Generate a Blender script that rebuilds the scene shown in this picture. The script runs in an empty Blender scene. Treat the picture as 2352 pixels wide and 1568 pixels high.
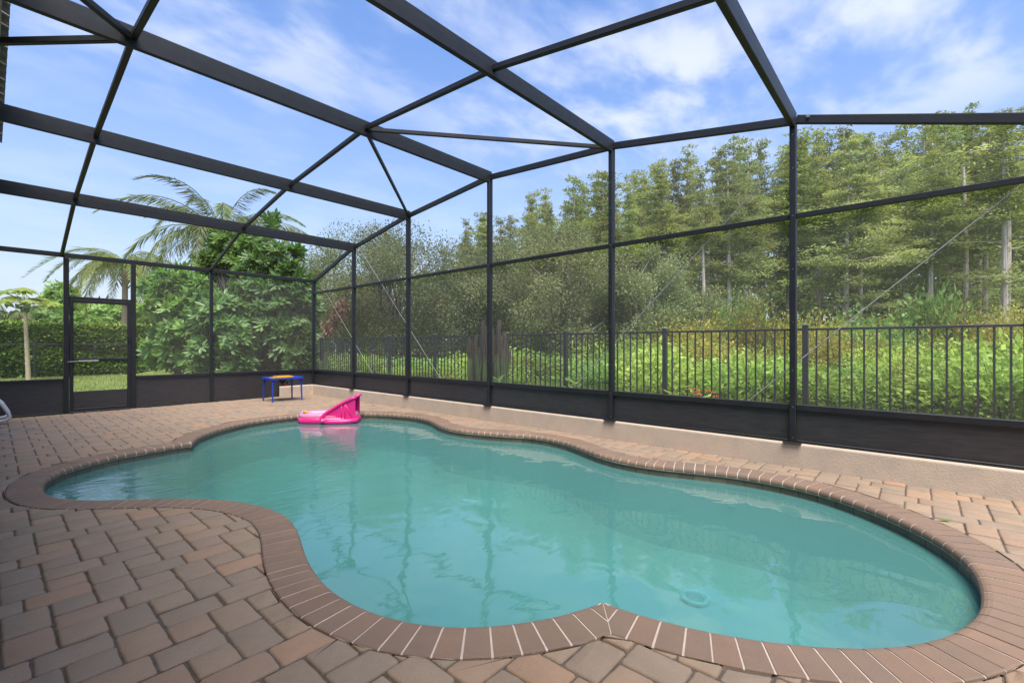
import bpy, bmesh, math, random
import numpy as np
from mathutils import Vector, Matrix
from mathutils.geometry import tessellate_polygon, delaunay_2d_cdt

rad = math.radians
sc = bpy.context.scene
COL = sc.collection
rng = np.random.default_rng(7)
random.seed(7)

# ------------------------------------------------------------------ camera
YAW = rad(48.589)
EYE = 1.26
FPX = 1058.1            # focal length in pixels of a 2352 px wide picture
HOR = 792.8
cam_d = bpy.data.cameras.new('camera')
cam = bpy.data.objects.new('camera', cam_d)
COL.objects.link(cam)
cam.location = (0, 0, EYE)
cam.rotation_euler = (rad(90), 0, -YAW)
cam_d.sensor_width = 36
cam_d.lens = FPX / 2352 * 36
cam_d.shift_y = (HOR - 784) / 2352
cam_d.clip_start = 0.05
cam_d.clip_end = 2000
sc.camera = cam
FX, FY = math.sin(YAW), math.cos(YAW)

def ray(u, v):
    r = (u - 1176) / FPX
    return np.array([FX + r * FY, FY - r * FX, (HOR - v) / FPX])
def at(u, d, z=0.0):
    r = ray(u, HOR)
    return (d * r[0], d * r[1], z)
def height_at(v, d):
    return EYE + (HOR - v) / FPX * d

# ------------------------------------------------------------------ light
SUN_EL, SUN_AZ = rad(66), math.atan2(-0.6, -0.8)      # azimuth measured from +Y towards +X
sun_dir = Vector((math.sin(SUN_AZ) * math.cos(SUN_EL), math.cos(SUN_AZ) * math.cos(SUN_EL), math.sin(SUN_EL)))
sun_d = bpy.data.lights.new('sun', 'SUN')
sun_d.energy = 2.7
sun_d.angle = rad(40)
sun_d.color = (1.0, 0.93, 0.82)
sun = bpy.data.objects.new('sun', sun_d)
COL.objects.link(sun)
sun.location = (0, 0, 40)
sun.rotation_euler = (-sun_dir).to_track_quat('-Z', 'Y').to_euler()

sc.view_settings.view_transform = 'Standard'
sc.view_settings.look = 'None'
sc.view_settings.gamma = 1.0
sc.view_settings.use_curve_mapping = False
sc.view_settings.exposure = 1.72

world = bpy.data.worlds.new('World')
sc.world = world
world.use_nodes = True
wn, wl = world.node_tree.nodes, world.node_tree.links
wn.clear()

class NB:
    """tiny node builder"""
    def __init__(s, tree):
        s.n, s.l = tree.nodes, tree.links
    def new(s, t, **kw):
        n = s.n.new(t)
        for k, v in kw.items():
            setattr(n, k, v)
        return n
    def link(s, a, b):
        s.l.new(a, b)
    def setin(s, sock, v):
        if isinstance(v, bpy.types.NodeSocket):
            s.l.new(v, sock)
        else:
            sock.default_value = v
    def math(s, op, a, b=0.0, c=0.0, clamp=False):
        n = s.new('ShaderNodeMath', operation=op, use_clamp=clamp)
        s.setin(n.inputs[0], a); s.setin(n.inputs[1], b); s.setin(n.inputs[2], c)
        return n.outputs[0]
    def vmath(s, op, a, b=(0, 0, 0)):
        n = s.new('ShaderNodeVectorMath', operation=op)
        s.setin(n.inputs[0], a)
        if op == 'SCALE':
            n.inputs['Scale'].default_value = b if not isinstance(b, tuple) else .22
        else:
            s.setin(n.inputs[1], b)
        return n.outputs['Value'] if op in ('DOT_PRODUCT', 'LENGTH') else n.outputs[0]
    def mix(s, f, a, b, blend='MIX'):
        n = s.new('ShaderNodeMix', data_type='RGBA', blend_type=blend)
        s.setin(n.inputs[0], f)
        for k, v in ((6, a), (7, b)):
            if not isinstance(v, bpy.types.NodeSocket) and len(v) == 3:
                v = (*v, 1)
            s.setin(n.inputs[k], v)
        return n.outputs[2]
    def noise(s, vec, scale, detail=3, rough=.55, dist=0.0):
        n = s.new('ShaderNodeTexNoise')
        if vec is not None:
            s.l.new(vec, n.inputs['Vector'])
        n.inputs['Scale'].default_value = scale
        n.inputs['Detail'].default_value = detail
        n.inputs['Roughness'].default_value = rough
        n.inputs['Distortion'].default_value = dist
        return n.outputs['Fac']
    def ramp(s, f, lo, hi):
        n = s.new('ShaderNodeMapRange', interpolation_type='SMOOTHSTEP')
        s.setin(n.inputs[0], f)
        n.inputs[1].default_value = lo; n.inputs[2].default_value = hi
        return n.outputs[0]
    def mapping(s, vec, scale=(1, 1, 1), rot=(0, 0, 0), loc=(0, 0, 0)):
        n = s.new('ShaderNodeMapping')
        s.l.new(vec, n.inputs[0])
        n.inputs['Location'].default_value = loc
        n.inputs['Rotation'].default_value = rot
        n.inputs['Scale'].default_value = scale
        return n.outputs[0]

def build_world():
    b = NB(world.node_tree)
    out = b.new('ShaderNodeOutputWorld')
    bg = b.new('ShaderNodeBackground')
    sky = b.new('ShaderNodeTexSky', sky_type='NISHITA')
    sky.sun_disc = False
    sky.sun_elevation = SUN_EL
    sky.sun_rotation = SUN_AZ
    sky.altitude = 0
    sky.air_density = 1.0
    sky.dust_density = .8
    sky.ozone_density = 1.6
    tc = b.new('ShaderNodeTexCoord')
    d = tc.outputs['Generated']
    sep = b.new('ShaderNodeSeparateXYZ'); b.link(d, sep.inputs[0])
    zz = b.math('MAXIMUM', sep.outputs[2], 0.02)
    zq = b.math('ADD', zz, 0.12)
    u = b.math('DIVIDE', sep.outputs[0], zq)
    v = b.math('DIVIDE', sep.outputs[1], zq)
    comb = b.new('ShaderNodeCombineXYZ'); b.link(u, comb.inputs[0]); b.link(v, comb.inputs[1])
    p = comb.outputs[0]
    warp = b.noise(b.mapping(p, (1.1, 1.1, 1)), 1.3, 3, .5)
    wv = b.new('ShaderNodeCombineXYZ'); b.link(warp, wv.inputs[0]); b.link(warp, wv.inputs[1])
    pw = b.vmath('ADD', p, b.vmath('SCALE', wv.outputs[0]))
    # drifting cirrus: stretched noise everywhere in the sky
    n1 = b.noise(b.mapping(pw, (0.55, 1.6, 1), (0, 0, rad(35))), 1.1, 6, .55, .15)
    veil = b.math('MULTIPLY', b.ramp(n1, .48, .95), .2)
    n2 = b.noise(b.mapping(pw, (1.0, 1.5, 1), (0, 0, rad(28)), (3.1, 1.7, 0)), 2.4, 9, .55, .12)
    puff = b.ramp(n2, .40, .68)
    # clouds in view, plus unseen ones added overhead for reflections: soft patches in the cloud plane, broken up by noise
    tot = None
    for (cu, cv, w, hh, ang, s) in (((1500, 190), (0), .50, .20, 0, .95), ((2040, 150), 0, .40, .12, 0, .8),
                                    ((1960, 20), 0, .34, .14, 0, .95), ((1330, 230), 0, .25, .12, 0, .6),
                                    ((1640, 110), 0, .22, .16, 0, .7), ((350, 270), 0, .9, .45, 0, .16),
                                    ((1000, -450), 0, .8, .34, 0, 1.3), ((300, -300), 0, .6, .3, 0, 1.0), ((1800, -560), 0, .7, .34, 0, 1.2),
                                    ((1300, -1500), 0, .6, .4, 0, .9)):
        c = ray(*cu); c = c / np.linalg.norm(c)
        # local tangent frame of the direction
        e1 = np.cross(c, [0, 0, 1]); e1 /= np.linalg.norm(e1)
        e2 = np.cross(e1, c)
        a1 = b.math('DIVIDE', b.vmath('DOT_PRODUCT', d, tuple(e1)), w)
        a2 = b.math('DIVIDE', b.vmath('DOT_PRODUCT', d, tuple(e2)), hh)
        a3 = b.math('SUBTRACT', 1, b.math('ADD', b.math('MULTIPLY', a1, a1), b.math('MULTIPLY', a2, a2)), clamp=True)
        fr = b.math('GREATER_THAN', b.vmath('DOT_PRODUCT', d, tuple(c)), 0.0)
        m = b.math('MULTIPLY', b.math('MULTIPLY', a3, fr), s)
        tot = m if tot is None else b.math('MAXIMUM', tot, m)
    cl = b.math('MULTIPLY', puff, tot, clamp=True)
    fac = b.math('MAXIMUM', b.math('MULTIPLY', cl, .62), b.math('MULTIPLY', veil, .3))
    hz = b.math('POWER', b.math('SUBTRACT', 1, zz), 2.5)
    hs = b.new('ShaderNodeHueSaturation'); hs.inputs['Saturation'].default_value = 1.24; hs.inputs['Value'].default_value = 1.35; hs.inputs['Hue'].default_value = .508
    b.link(sky.outputs[0], hs.inputs['Color'])
    base = b.mix(b.math('MULTIPLY', hz, .95), hs.outputs[0], (2.55, 2.75, 3.45))
    col = b.mix(fac, base, (5.6, 5.6, 5.75))
    b.link(col, bg.inputs[0])
    bg.inputs[1].default_value = 0.080
    b.link(bg.outputs[0], out.inputs[0])
build_world()

sc.cycles.max_bounces = 8
sc.cycles.diffuse_bounces = 3
sc.cycles.glossy_bounces = 3
sc.cycles.transmission_bounces = 4
sc.cycles.transparent_max_bounces = 24
sc.cycles.caustics_reflective = False
sc.cycles.caustics_refractive = False
sc.cycles.use_denoising = True
sc.cycles.sample_clamp_indirect = 6
sc.render.film_transparent = False

# ------------------------------------------------------------------ materials
MATS = {}
def new_mat(name):
    m = bpy.data.materials.new(name)
    m.use_nodes = True
    m.node_tree.nodes.clear()
    MATS[name] = m
    b = NB(m.node_tree)
    out = b.new('ShaderNodeOutputMaterial')
    return m, b, out

def rnd_sock(b, obj=True, island=True):
    a = b.new('ShaderNodeObjectInfo').outputs['Random'] if obj else None
    g = b.new('ShaderNodeNewGeometry').outputs['Random Per Island'] if island else None
    if a is None:
        return g
    if g is None:
        return a
    return b.math('FRACT', b.math('ADD', a, g))

def pm(name, c1, c2=None, scale=6, rough=.6, bump=0.0, bscale=60, spec=.5, piece=None, stretch=(1, 1, 1),
       detail=4, metallic=0, coords='Object', fleck=None, coat=0, bdist=.01):
    """general surface: two colours mixed by noise, optional per-piece palette, bump, flecks"""
    m, b, out = new_mat(name)
    bs = b.new('ShaderNodeBsdfPrincipled')
    tc = b.new('ShaderNodeTexCoord')
    vec = tc.outputs[coords] if coords != 'Position' else b.new('ShaderNodeNewGeometry').outputs['Position']
    mv = b.mapping(vec, stretch)
    n = b.noise(mv, scale, detail, .6)
    col = b.mix(b.ramp(n, .3, .7), c1, c2 or c1)
    if piece:
        cr = b.new('ShaderNodeValToRGB')
        cr.color_ramp.interpolation = 'LINEAR'
        els = cr.color_ramp.elements
        while len(els) < len(piece):
            els.new(.5)
        for i, c in enumerate(piece):
            els[i].position = i / (len(piece) - 1)
            els[i].color = (*c, 1)
        b.link(rnd_sock(b), cr.inputs[0])
        col = b.mix(.46, cr.outputs[0], col)
        st = b.noise(vec, 1.4, 5, .65)
        col = b.mix(b.math('MULTIPLY', b.ramp(st, .5, .75), .35), col, (c1[0] * .55, c1[1] * .55, c1[2] * .55))
        gn = b.noise(mv, 170, 3, .7)
        col = b.mix(b.math('MULTIPLY', b.ramp(gn, .4, .8), .3), col, (.08, .065, .055))
    if fleck:
        vo = b.new('ShaderNodeTexVoronoi')
        b.link(mv, vo.inputs['Vector']); vo.inputs['Scale'].default_value = fleck[1]
        f = b.math('LESS_THAN', vo.outputs['Distance'], fleck[2])
        col = b.mix(b.math('MULTIPLY', f, .8), col, fleck[0])
    b.link(col, bs.inputs['Base Color'])
    bs.inputs['Roughness'].default_value = rough
    bs.inputs['Metallic'].default_value = metallic
    bs.inputs['Specular IOR Level'].default_value = spec
    bs.inputs['Coat Weight'].default_value = coat
    if bump:
        bp = b.new('ShaderNodeBump')
        bp.inputs['Strength'].default_value = bump
        bp.inputs['Distance'].default_value = bdist
        b.link(b.noise(mv, bscale, 5, .65), bp.inputs['Height'])
        b.link(bp.outputs[0], bs.inputs['Normal'])
    b.link(bs.outputs[0], out.inputs[0])
    return m

def leafmat(name, c1, c2, c3=None, trans=.35, nscale=.5, rough=.5, gloss=.25):
    m, b, out = new_mat(name)
    r = b.new('ShaderNodeNewGeometry').outputs['Random Per Island']
    o = b.new('ShaderNodeObjectInfo').outputs['Random']
    tc = b.new('ShaderNodeTexCoord')
    n = b.noise(tc.outputs['Object'], nscale, 2, .5)
    col = b.mix(r, c1, c2)
    if c3:
        col = b.mix(b.ramp(n, .42, .72), col, c3)
    hs = b.new('ShaderNodeHueSaturation')
    b.link(col, hs.inputs['Color'])
    b.link(b.math('ADD', b.math('MULTIPLY', o, .65), .65), hs.inputs['Value'])
    b.link(b.math('ADD', b.math('MULTIPLY', b.math('FRACT', b.math('MULTIPLY', o, 7.3)), .03), .485), hs.inputs['Hue'])
    df = b.new('ShaderNodeBsdfPrincipled')
    b.link(hs.outputs[0], df.inputs['Base Color'])
    df.inputs['Roughness'].default_value = rough
    df.inputs['Specular IOR Level'].default_value = gloss
    tr = b.new('ShaderNodeBsdfTranslucent')
    b.link(b.mix(.5, hs.outputs[0], (.9, 1, .25), 'MULTIPLY'), tr.inputs[0])
    mx = b.new('ShaderNodeMixShader'); mx.inputs[0].default_value = trans
    b.link(df.outputs[0], mx.inputs[1]); b.link(tr.outputs[0], mx.inputs[2])
    b.link(mx.outputs[0], out.inputs[0])
    return m

FRAME = pm('bronze_powder_coat', (0.012, 0.013, 0.016), (0.017, 0.018, 0.020), 9, .5, .03, 300, .35)
KICK = pm('kick_panel_black', (.026, .025, .027), (.042, .039, .040), 5, .36, .05, 40, .5, stretch=(1, 1, 9), coords='Position')
SCREW = pm('zinc_screw', (.35, .33, .30), None, 5, .4, 0, 1, .5, metallic=.6)
CABLE = pm('steel_cable', (0.435, 0.425, 0.394), (0.311, 0.301, 0.279), 30, .5, 0, 1, .4)
STUCCO = pm('stucco', (.53, .430, .330), (.465, .385, .305), 5, .9, .4, 75, .2, coords='Position', bdist=.014)
HSTUC = pm('house_stucco', (0.403, 0.360, 0.302), (0.360, 0.324, 0.274), 3, .9, .5, 60, .2)
SOFFIT = pm('soffit_white', (0.518, 0.511, 0.490), None, 3, .7, 0, 1, .3)
RTILE = pm('roof_tile', (0.225, 0.203, 0.184), (0.150, 0.139, 0.128), 6, .85, .3, 40, .2, piece=[(0.240, 0.210, 0.188), (0.165, 0.150, 0.139), (0.203, 0.176, 0.158)])
PAV = [(0.237, 0.181, 0.131), (0.276, 0.200, 0.136), (0.214, 0.172, 0.130), (0.300, 0.212, 0.143), (0.255, 0.191, 0.134), (0.201, 0.166, 0.128),
       (0.311, 0.214, 0.140), (0.242, 0.184, 0.133), (0.373, 0.205, 0.119), (0.221, 0.175, 0.131), (0.342, 0.214, 0.133), (0.261, 0.197, 0.140)]
PAVER = pm('concrete_paver', (0.242, 0.183, 0.127), (0.288, 0.207, 0.141), 9, .86, .4, 120, .25, piece=PAV, coords='Position',
           fleck=((0.423, 0.370, 0.279), 95, .07), bdist=.006)
JOINT = pm('joint_sand', (.085, .068, .055), (.125, .10, .078), 30, .95, .4, 150, .1, coords='Position')
COPE = pm('coping_brick', (0.202, 0.133, 0.091), (0.163, 0.115, 0.083), 7, .8, .45, 110, .28, coords='Position', bdist=.004,
          piece=[(0.167, 0.121, 0.087), (0.229, 0.142, 0.095), (0.177, 0.129, 0.094), (0.206, 0.133, 0.089), (0.157, 0.117, 0.088), (0.245, 0.150, 0.101)])
GROUT = pm('coping_grout', (.50, .41, .345), (.43, .35, .295), 20, .9, .2, 150, .2, coords='Position')
TILE = pm('slate_tile', (0.150, 0.124, 0.086), (0.098, 0.086, 0.064), 9, .5, .3, 60, .4, coords='Position',
          piece=[(0.165, 0.143, 0.098), (0.090, 0.075, 0.056), (0.203, 0.165, 0.105), (0.120, 0.112, 0.086), (0.150, 0.112, 0.075)])
TGROUT = pm('tile_grout', (0.280, 0.259, 0.224), None, 20, .9)
PLASTER = pm('pool_plaster', (.25, .40, .365), (.225, .37, .34), 1.3, .8, .05, 30, .2, coords='Position')
CYAN = pm('drain_plastic', (0.216, 0.562, 0.619), None, 5, .5)
CYAND = pm('drain_slot', (.10, .42, .50), None, 5, .6)
WHITEP = pm('white_plastic', (0.576, 0.583, 0.590), (0.533, 0.540, 0.554), 4, .35)
SLING = pm('grey_sling', (0.360, 0.353, 0.346), (0.302, 0.295, 0.295), 60, .8)
BLUE = pm('blue_plastic', (0.013, 0.043, 0.360), (0.016, 0.052, 0.403), 6, .35)
YELLOW = pm('yellow_plastic', (0.562, 0.288, 0.014), (0.504, 0.245, 0.014), 6, .4)
NETM = pm('black_net', (.015, .015, .015), None, 5, .7)
GREENP = pm('green_plastic', (.10, .50, .22), None, 5, .4)
REDP = pm('red_plastic', (.55, .07, .05), None, 5, .4)
PINK = pm('hot_pink_vinyl', (0.663, 0.023, 0.203), (0.624, 0.020, 0.179), 5, .28, .05, 8, .5)
LPINK = pm('light_pink_vinyl', (0.686, 0.234, 0.390), (0.671, 0.203, 0.359), 5, .25, .05, 8, .5)
LILAC = pm('lilac_vinyl', (0.562, 0.396, 0.562), None, 5, .3)
PANEB = pm('pale_blue_vinyl', (0.324, 0.446, 0.612), None, 5, .3)
FENCE = pm('fence_black', (.014, .017, .022), (.019, .022, .028), 8, .45)
CAP = pm('fence_cap', (0.150, 0.165, 0.188), None, 8, .35)
SOIL = pm('soil', (.07, .055, .04), (.11, .085, .06), 3, .95, .5, 30)
GRASSG = pm('lawn', (0.109, 0.157, 0.033), (0.162, 0.199, 0.057), .8, .9, .6, 14, .15, coords='Position')
BARK = pm('bark_grey', (.20, .175, .155), (.12, .10, .085), 4, .9, .6, 14, .15, stretch=(3, 3, .5))
BARKP = pm('bark_pale', (.56, .49, .43), (.36, .30, .26), 4, .9, .5, 14, .15, stretch=(3, 3, .5))
BARKD = pm('bark_dark', (.085, .07, .058), (.13, .11, .09), 4, .9, .6, 14, .15, stretch=(3, 3, .5))
PALMT = pm('palm_trunk', (.24, .19, .14), (.15, .12, .095), 6, .9, .6, 20, .15, stretch=(1, 1, 3))
PAPT = pm('papaya_trunk', (.44, .36, .24), (.33, .27, .18), 5, .85, .4, 20, .2, stretch=(1, 1, 3))
CACT = None

def screen_material():
    m, b, out = new_mat('insect_screen')
    tr = b.new('ShaderNodeBsdfTransparent')
    df = b.new('ShaderNodeBsdfDiffuse'); df.inputs[0].default_value = (.27, .265, .235, 1)
    mx = b.new('ShaderNodeMixShader'); mx.inputs[0].default_value = .15
    b.link(tr.outputs[0], mx.inputs[1]); b.link(df.outputs[0], mx.inputs[2])
    b.link(mx.outputs[0], out.inputs[0])
    return m
SCREEN = screen_material()

def water_material():
    m, b, out = new_mat('pool_water')
    pos = b.new('ShaderNodeNewGeometry').outputs['Position']
    h1 = b.noise(b.mapping(pos, (1.0, 1.0, 1), (0, 0, rad(20))), 1.9, 2, .45, .6)
    h2 = b.noise(b.mapping(pos, (.8, 2.0, 1), (0, 0, rad(-38))), 7.5, 3, .5, .4)
    # water is livelier by the return jet near the steps
    far = b.math('DIVIDE', b.vmath('LENGTH', b.vmath('SUBTRACT', pos, (1.2, 5.9, -.12))), 3.2)
    act = b.math('SUBTRACT', 1.0, b.ramp(far, .15, 1.0))
    hh = b.math('ADD', b.math('MULTIPLY', h1, .6), b.math('MULTIPLY', h2, b.math('ADD', .05, b.math('MULTIPLY', act, .42))))
    bp = b.new('ShaderNodeBump')
    bp.inputs['Strength'].default_value = .34
    bp.inputs['Distance'].default_value = .05
    b.link(hh, bp.inputs['Height'])
    gl = b.new('ShaderNodeBsdfGlossy'); gl.inputs['Roughness'].default_value = .015
    gl.inputs[0].default_value = (1, 1, 1, 1)
    b.link(bp.outputs[0], gl.inputs['Normal'])
    tr = b.new('ShaderNodeBsdfTransparent')
    df = b.new('ShaderNodeBsdfDiffuse'); df.inputs[0].default_value = (.10, .285, .262, 1)
    body = b.new('ShaderNodeMixShader'); body.inputs[0].default_value = .5
    b.link(tr.outputs[0], body.inputs[1]); b.link(df.outputs[0], body.inputs[2])
    fr = b.new('ShaderNodeFresnel'); fr.inputs[0].default_value = 1.65
    b.link(bp.outputs[0], fr.inputs['Normal'])
    mx = b.new('ShaderNodeMixShader')
    b.link(b.math('MULTIPLY', fr.outputs[0], 1.0, clamp=True), mx.inputs[0])
    b.link(body.outputs[0], mx.inputs[1]); b.link(gl.outputs[0], mx.inputs[2])
    b.link(mx.outputs[0], out.inputs[0])
    va = b.new('ShaderNodeVolumeAbsorption')
    va.inputs['Color'].default_value = (.30, .93, .90, 1)
    va.inputs['Density'].default_value = .55
    b.link(va.outputs[0], out.inputs['Volume'])
    return m
WATER = water_material()

def cactus_material():
    m, b, out = new_mat('cactus_skin')
    bs = b.new('ShaderNodeBsdfPrincipled')
    tc = b.new('ShaderNodeTexCoord')
    sep = b.new('ShaderNodeSeparateXYZ'); b.link(tc.outputs['Object'], sep.inputs[0])
    n = b.noise(tc.outputs['Object'], 3.5, 4, .6)
    n2 = b.noise(b.mapping(tc.outputs['Object'], (1, 1, .25)), 26, 3, .6)
    cork = b.ramp(b.math('ADD', b.math('MULTIPLY', sep.outputs[2], .75), b.math('MULTIPLY', n, .9)), .80, 1.25)
    green = b.mix(n2, (.035, .065, .024), (.115, .165, .06))
    brown = b.mix(n2, (.014, .011, .009), (.11, .083, .066))
    b.link(b.mix(cork, green, brown), bs.inputs['Base Color'])
    bs.inputs['Roughness'].default_value = .8
    b.link(bs.outputs[0], out.inputs[0])
    return m
CACT = cactus_material()

L_CYP = leafmat('cypress_needles', (.195, .235, .076), (.335, .368, .118), (.355, .355, .112), .46, .22)
L_CYPB = leafmat('cypress_fresh', (.225, .275, .105), (.375, .425, .175), (.33, .36, .14), .46, .3)
L_OAK = leafmat('oak_leaves', (.140, .172, .074), (.240, .272, .128), (.265, .272, .130), .42, .5)
L_OAKD = leafmat('oak_leaves_dark', (.115, .142, .064), (.210, .232, .112), (.235, .232, .112), .42, .5)
L_BROAD = leafmat('broad_leaves', (0.116, 0.240, 0.052), (0.251, 0.420, 0.094), (0.280, 0.429, 0.086), .46, .8, .38, .45)
L_BROADD = leafmat('broad_leaves_dark', (0.084, 0.187, 0.052), (0.186, 0.330, 0.094), None, .46, .8, .36, .5)
L_HEDGE = leafmat('hedge_leaves', (0.078, 0.163, 0.031), (0.194, 0.327, 0.054), (0.147, 0.265, 0.039), .3, 1.0, .4, .4)
L_HEDGET = leafmat('hedge_top_leaves', (.25, .36, .045), (.36, .46, .07), None, .4, 1.0, .4, .4)  # lighter, yellower leaf colour for the top of the hedge
L_SHRUB = leafmat('shrub_lime', (0.239, 0.374, 0.062), (0.448, 0.589, 0.131), (0.329, 0.431, 0.083), .46, .7)
L_SHRUBG = leafmat('shrub_green', (0.127, 0.245, 0.062), (0.283, 0.431, 0.118), (0.194, 0.316, 0.076), .46, .7)
L_SHRUBO = leafmat('shrub_olive', (0.255, 0.259, 0.048), (0.463, 0.416, 0.090), (0.359, 0.309, 0.055), .46, .7)
L_PALM = leafmat('palm_leaf', (0.125, 0.175, 0.068), (0.237, 0.275, 0.112), None, .3, .6)
L_PALMY = leafmat('palm_leaf_yellow', (.17, .22, .05), (.29, .31, .085), None, .4, .6)
L_PAP = leafmat('papaya_leaf', (.19, .29, .05), (.38, .40, .09), None, .4, .8)
L_DEAD = leafmat('dead_leaf', (.17, .085, .055), (.27, .15, .10), None, .2, 2)
L_GRASS = leafmat('grass_blade', (.145, .20, .045), (.27, .32, .09), (.26, .26, .10), .35, .4)
L_SEDUM = leafmat('sedum', (.20, .22, .05), (.36, .35, .10), (.36, .28, .09), .3, 5)
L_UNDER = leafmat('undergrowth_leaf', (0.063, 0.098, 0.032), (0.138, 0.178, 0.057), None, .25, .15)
M_RED = pm('red_petal', (.72, .06, .035), (.78, .12, .06), 20, .5)
M_ORANGE = pm('orange_petal', (.80, .28, .14), None, 20, .5)

# ------------------------------------------------------------------ geometry helpers
ORG = {}
def link(o, parent=None):
    COL.objects.link(o)
    if parent is not None:
        o.parent = parent
    return o
def empty(name, loc=(0, 0, 0), rz=0.0):
    o = bpy.data.objects.new(name, None)
    o.empty_display_size = .2
    o.location = loc
    o.rotation_euler = (0, 0, rz)
    link(o)
    ORG[o.name] = Vector(loc)
    return o
def tag(o, label=None, cat=None, group=None, kind=None):
    for k, v in (('label', label), ('category', cat), ('group', group), ('kind', kind)):
        if v:
            o[k] = v
    return o
def org(o):
    v = Vector((0, 0, 0))
    while o is not None:
        v += ORG.get(o.name, Vector((0, 0, 0)))
        o = o.parent
    return v
def mesh_np(name, V, F, mat, smooth=False):
    """V (n,3); F list of index arrays, every array (m,k)"""
    me = bpy.data.meshes.new(name)
    V = np.asarray(V, dtype=np.float32)
    F = [np.asarray(f, dtype=np.int32) for f in (F if isinstance(F, list) else [F]) if len(f)]
    me.vertices.add(len(V)); me.vertices.foreach_set('co', V.ravel())
    nl = sum(f.size for f in F); npoly = sum(len(f) for f in F)
    me.loops.add(nl); me.polygons.add(npoly)
    me.loops.foreach_set('vertex_index', np.concatenate([f.ravel() for f in F]))
    tot = np.concatenate([np.full(len(f), f.shape[1], dtype=np.int32) for f in F])
    st = np.concatenate([[0], np.cumsum(tot)[:-1]]).astype(np.int32)
    me.polygons.foreach_set('loop_start', st)
    me.polygons.foreach_set('loop_total', tot)
    if smooth:
        me.polygons.foreach_set('use_smooth', np.ones(npoly, dtype=bool))
    me.materials.append(mat)
    me.update(calc_edges=True)
    return me

class MB:
    """collects shapes (world coordinates) and builds one mesh object"""
    def __init__(s):
        s.v, s.f = [], []
    def add(s, vs, fs):
        n = len(s.v)
        s.v += [tuple(float(c) for c in q) for q in vs]
        s.f += [tuple(n + i for i in f) for f in fs]
        return s
    def bevbox(s, M, sx, sy, sz, bev):
        bm = bmesh.new()
        bmesh.ops.create_cube(bm, size=1)
        for q in bm.verts:
            q.co = Vector((q.co.x * sx, q.co.y * sy, q.co.z * sz))
        if bev > 0:
            bmesh.ops.bevel(bm, geom=list(bm.edges), offset=bev, segments=1, affect='EDGES', profile=.5)
        bm.verts.index_update()
        s.add([M @ q.co for q in bm.verts], [[q.index for q in f.verts] for f in bm.faces])
        bm.free()
        return s
    def box(s, lo, hi, bev=0.0):
        lo, hi = Vector(lo), Vector(hi)
        c = (lo + hi) / 2; d = hi - lo
        return s.bevbox(Matrix.Translation(c), d.x, d.y, d.z, bev)
    def bar(s, a, b, w, h, bev=0.004, up=(0, 0, 1)):
        a, b = Vector(a), Vector(b)
        x = (b - a); L = x.length; x = x / L
        upv = Vector(up)
        if abs(x.dot(upv)) > .99:
            upv = Vector((0, 1, 0))
        y = upv.cross(x).normalized(); z = x.cross(y)
        R = Matrix((x, y, z)).transposed().to_4x4()
        return s.bevbox(Matrix.Translation((a + b) / 2) @ R, L, w, h, bev)
    def tube(s, pts, r, n=8, caps=True, closed=False):
        P = [Vector(q) for q in pts]
        m = len(P)
        rr = [r] * m if not hasattr(r, '__len__') else list(r)
        vs, fs = [], []
        prev = None
        for i, q in enumerate(P):
            if closed:
                t = P[(i + 1) % m] - P[i - 1]
            else:
                t = P[min(i + 1, m - 1)] - P[max(i - 1, 0)]
            if t.length < 1e-9:
                t = Vector((0, 0, 1))
            t.normalize()
            if prev is None:
                a = Vector((0, 0, 1)) if abs(t.z) < .9 else Vector((1, 0, 0))
                u = t.cross(a).normalized()
            else:
                u = (prev - t * prev.dot(t))
                u = u.normalized() if u.length > 1e-6 else t.orthogonal().normalized()
            prev = u
            w = t.cross(u)
            for k in range(n):
                th = 2 * math.pi * k / n
                vs.append(q + (u * math.cos(th) + w * math.sin(th)) * rr[i])
        M = m if closed else m - 1
        for i in range(M):
            j = (i + 1) % m
            for k in range(n):
                l = (k + 1) % n
                fs.append((i * n + k, i * n + l, j * n + l, j * n + k))
        if caps and not closed:
            fs.append(tuple(range(n - 1, -1, -1)))
            fs.append(tuple((m - 1) * n + k for k in range(n)))
        return s.add(vs, fs)
    def prism(s, poly, z0, z1):
        n = len(poly)
        vs = [(x, y, z0) for x, y in poly] + [(x, y, z1) for x, y in poly]
        fs = [tuple(range(n - 1, -1, -1)), tuple(range(n, 2 * n))]
        fs += [(i, (i + 1) % n, n + (i + 1) % n, n + i) for i in range(n)]
        return s.add(vs, fs)
    def build(s, name, mat, parent=None, smooth=False, local=False, kind=None):
        o0 = Vector((0, 0, 0)) if (parent is None or local) else org(parent)
        me = bpy.data.meshes.new(name)
        me.from_pydata([(q[0] - o0.x, q[1] - o0.y, q[2] - o0.z) for q in s.v], [], s.f)
        me.materials.append(mat)
        if smooth:
            for p in me.polygons:
                p.use_smooth = True
        me.update()
        o = bpy.data.objects.new(name, me)
        link(o, parent)
        if kind:
            o['kind'] = kind
        return o
def mobj(name, me, parent=None, loc=(0, 0, 0), rz=0.0):
    o = bpy.data.objects.new(name, me)
    o.location = loc; o.rotation_euler = (0, 0, rz)
    ORG[o.name] = Vector(loc)
    return link(o, parent)
def copy_tree(o, parent=None):
    c = o.copy(); COL.objects.link(c)
    c.parent = parent
    for ch in list(o.children):
        copy_tree(ch, c)
    return c

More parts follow.
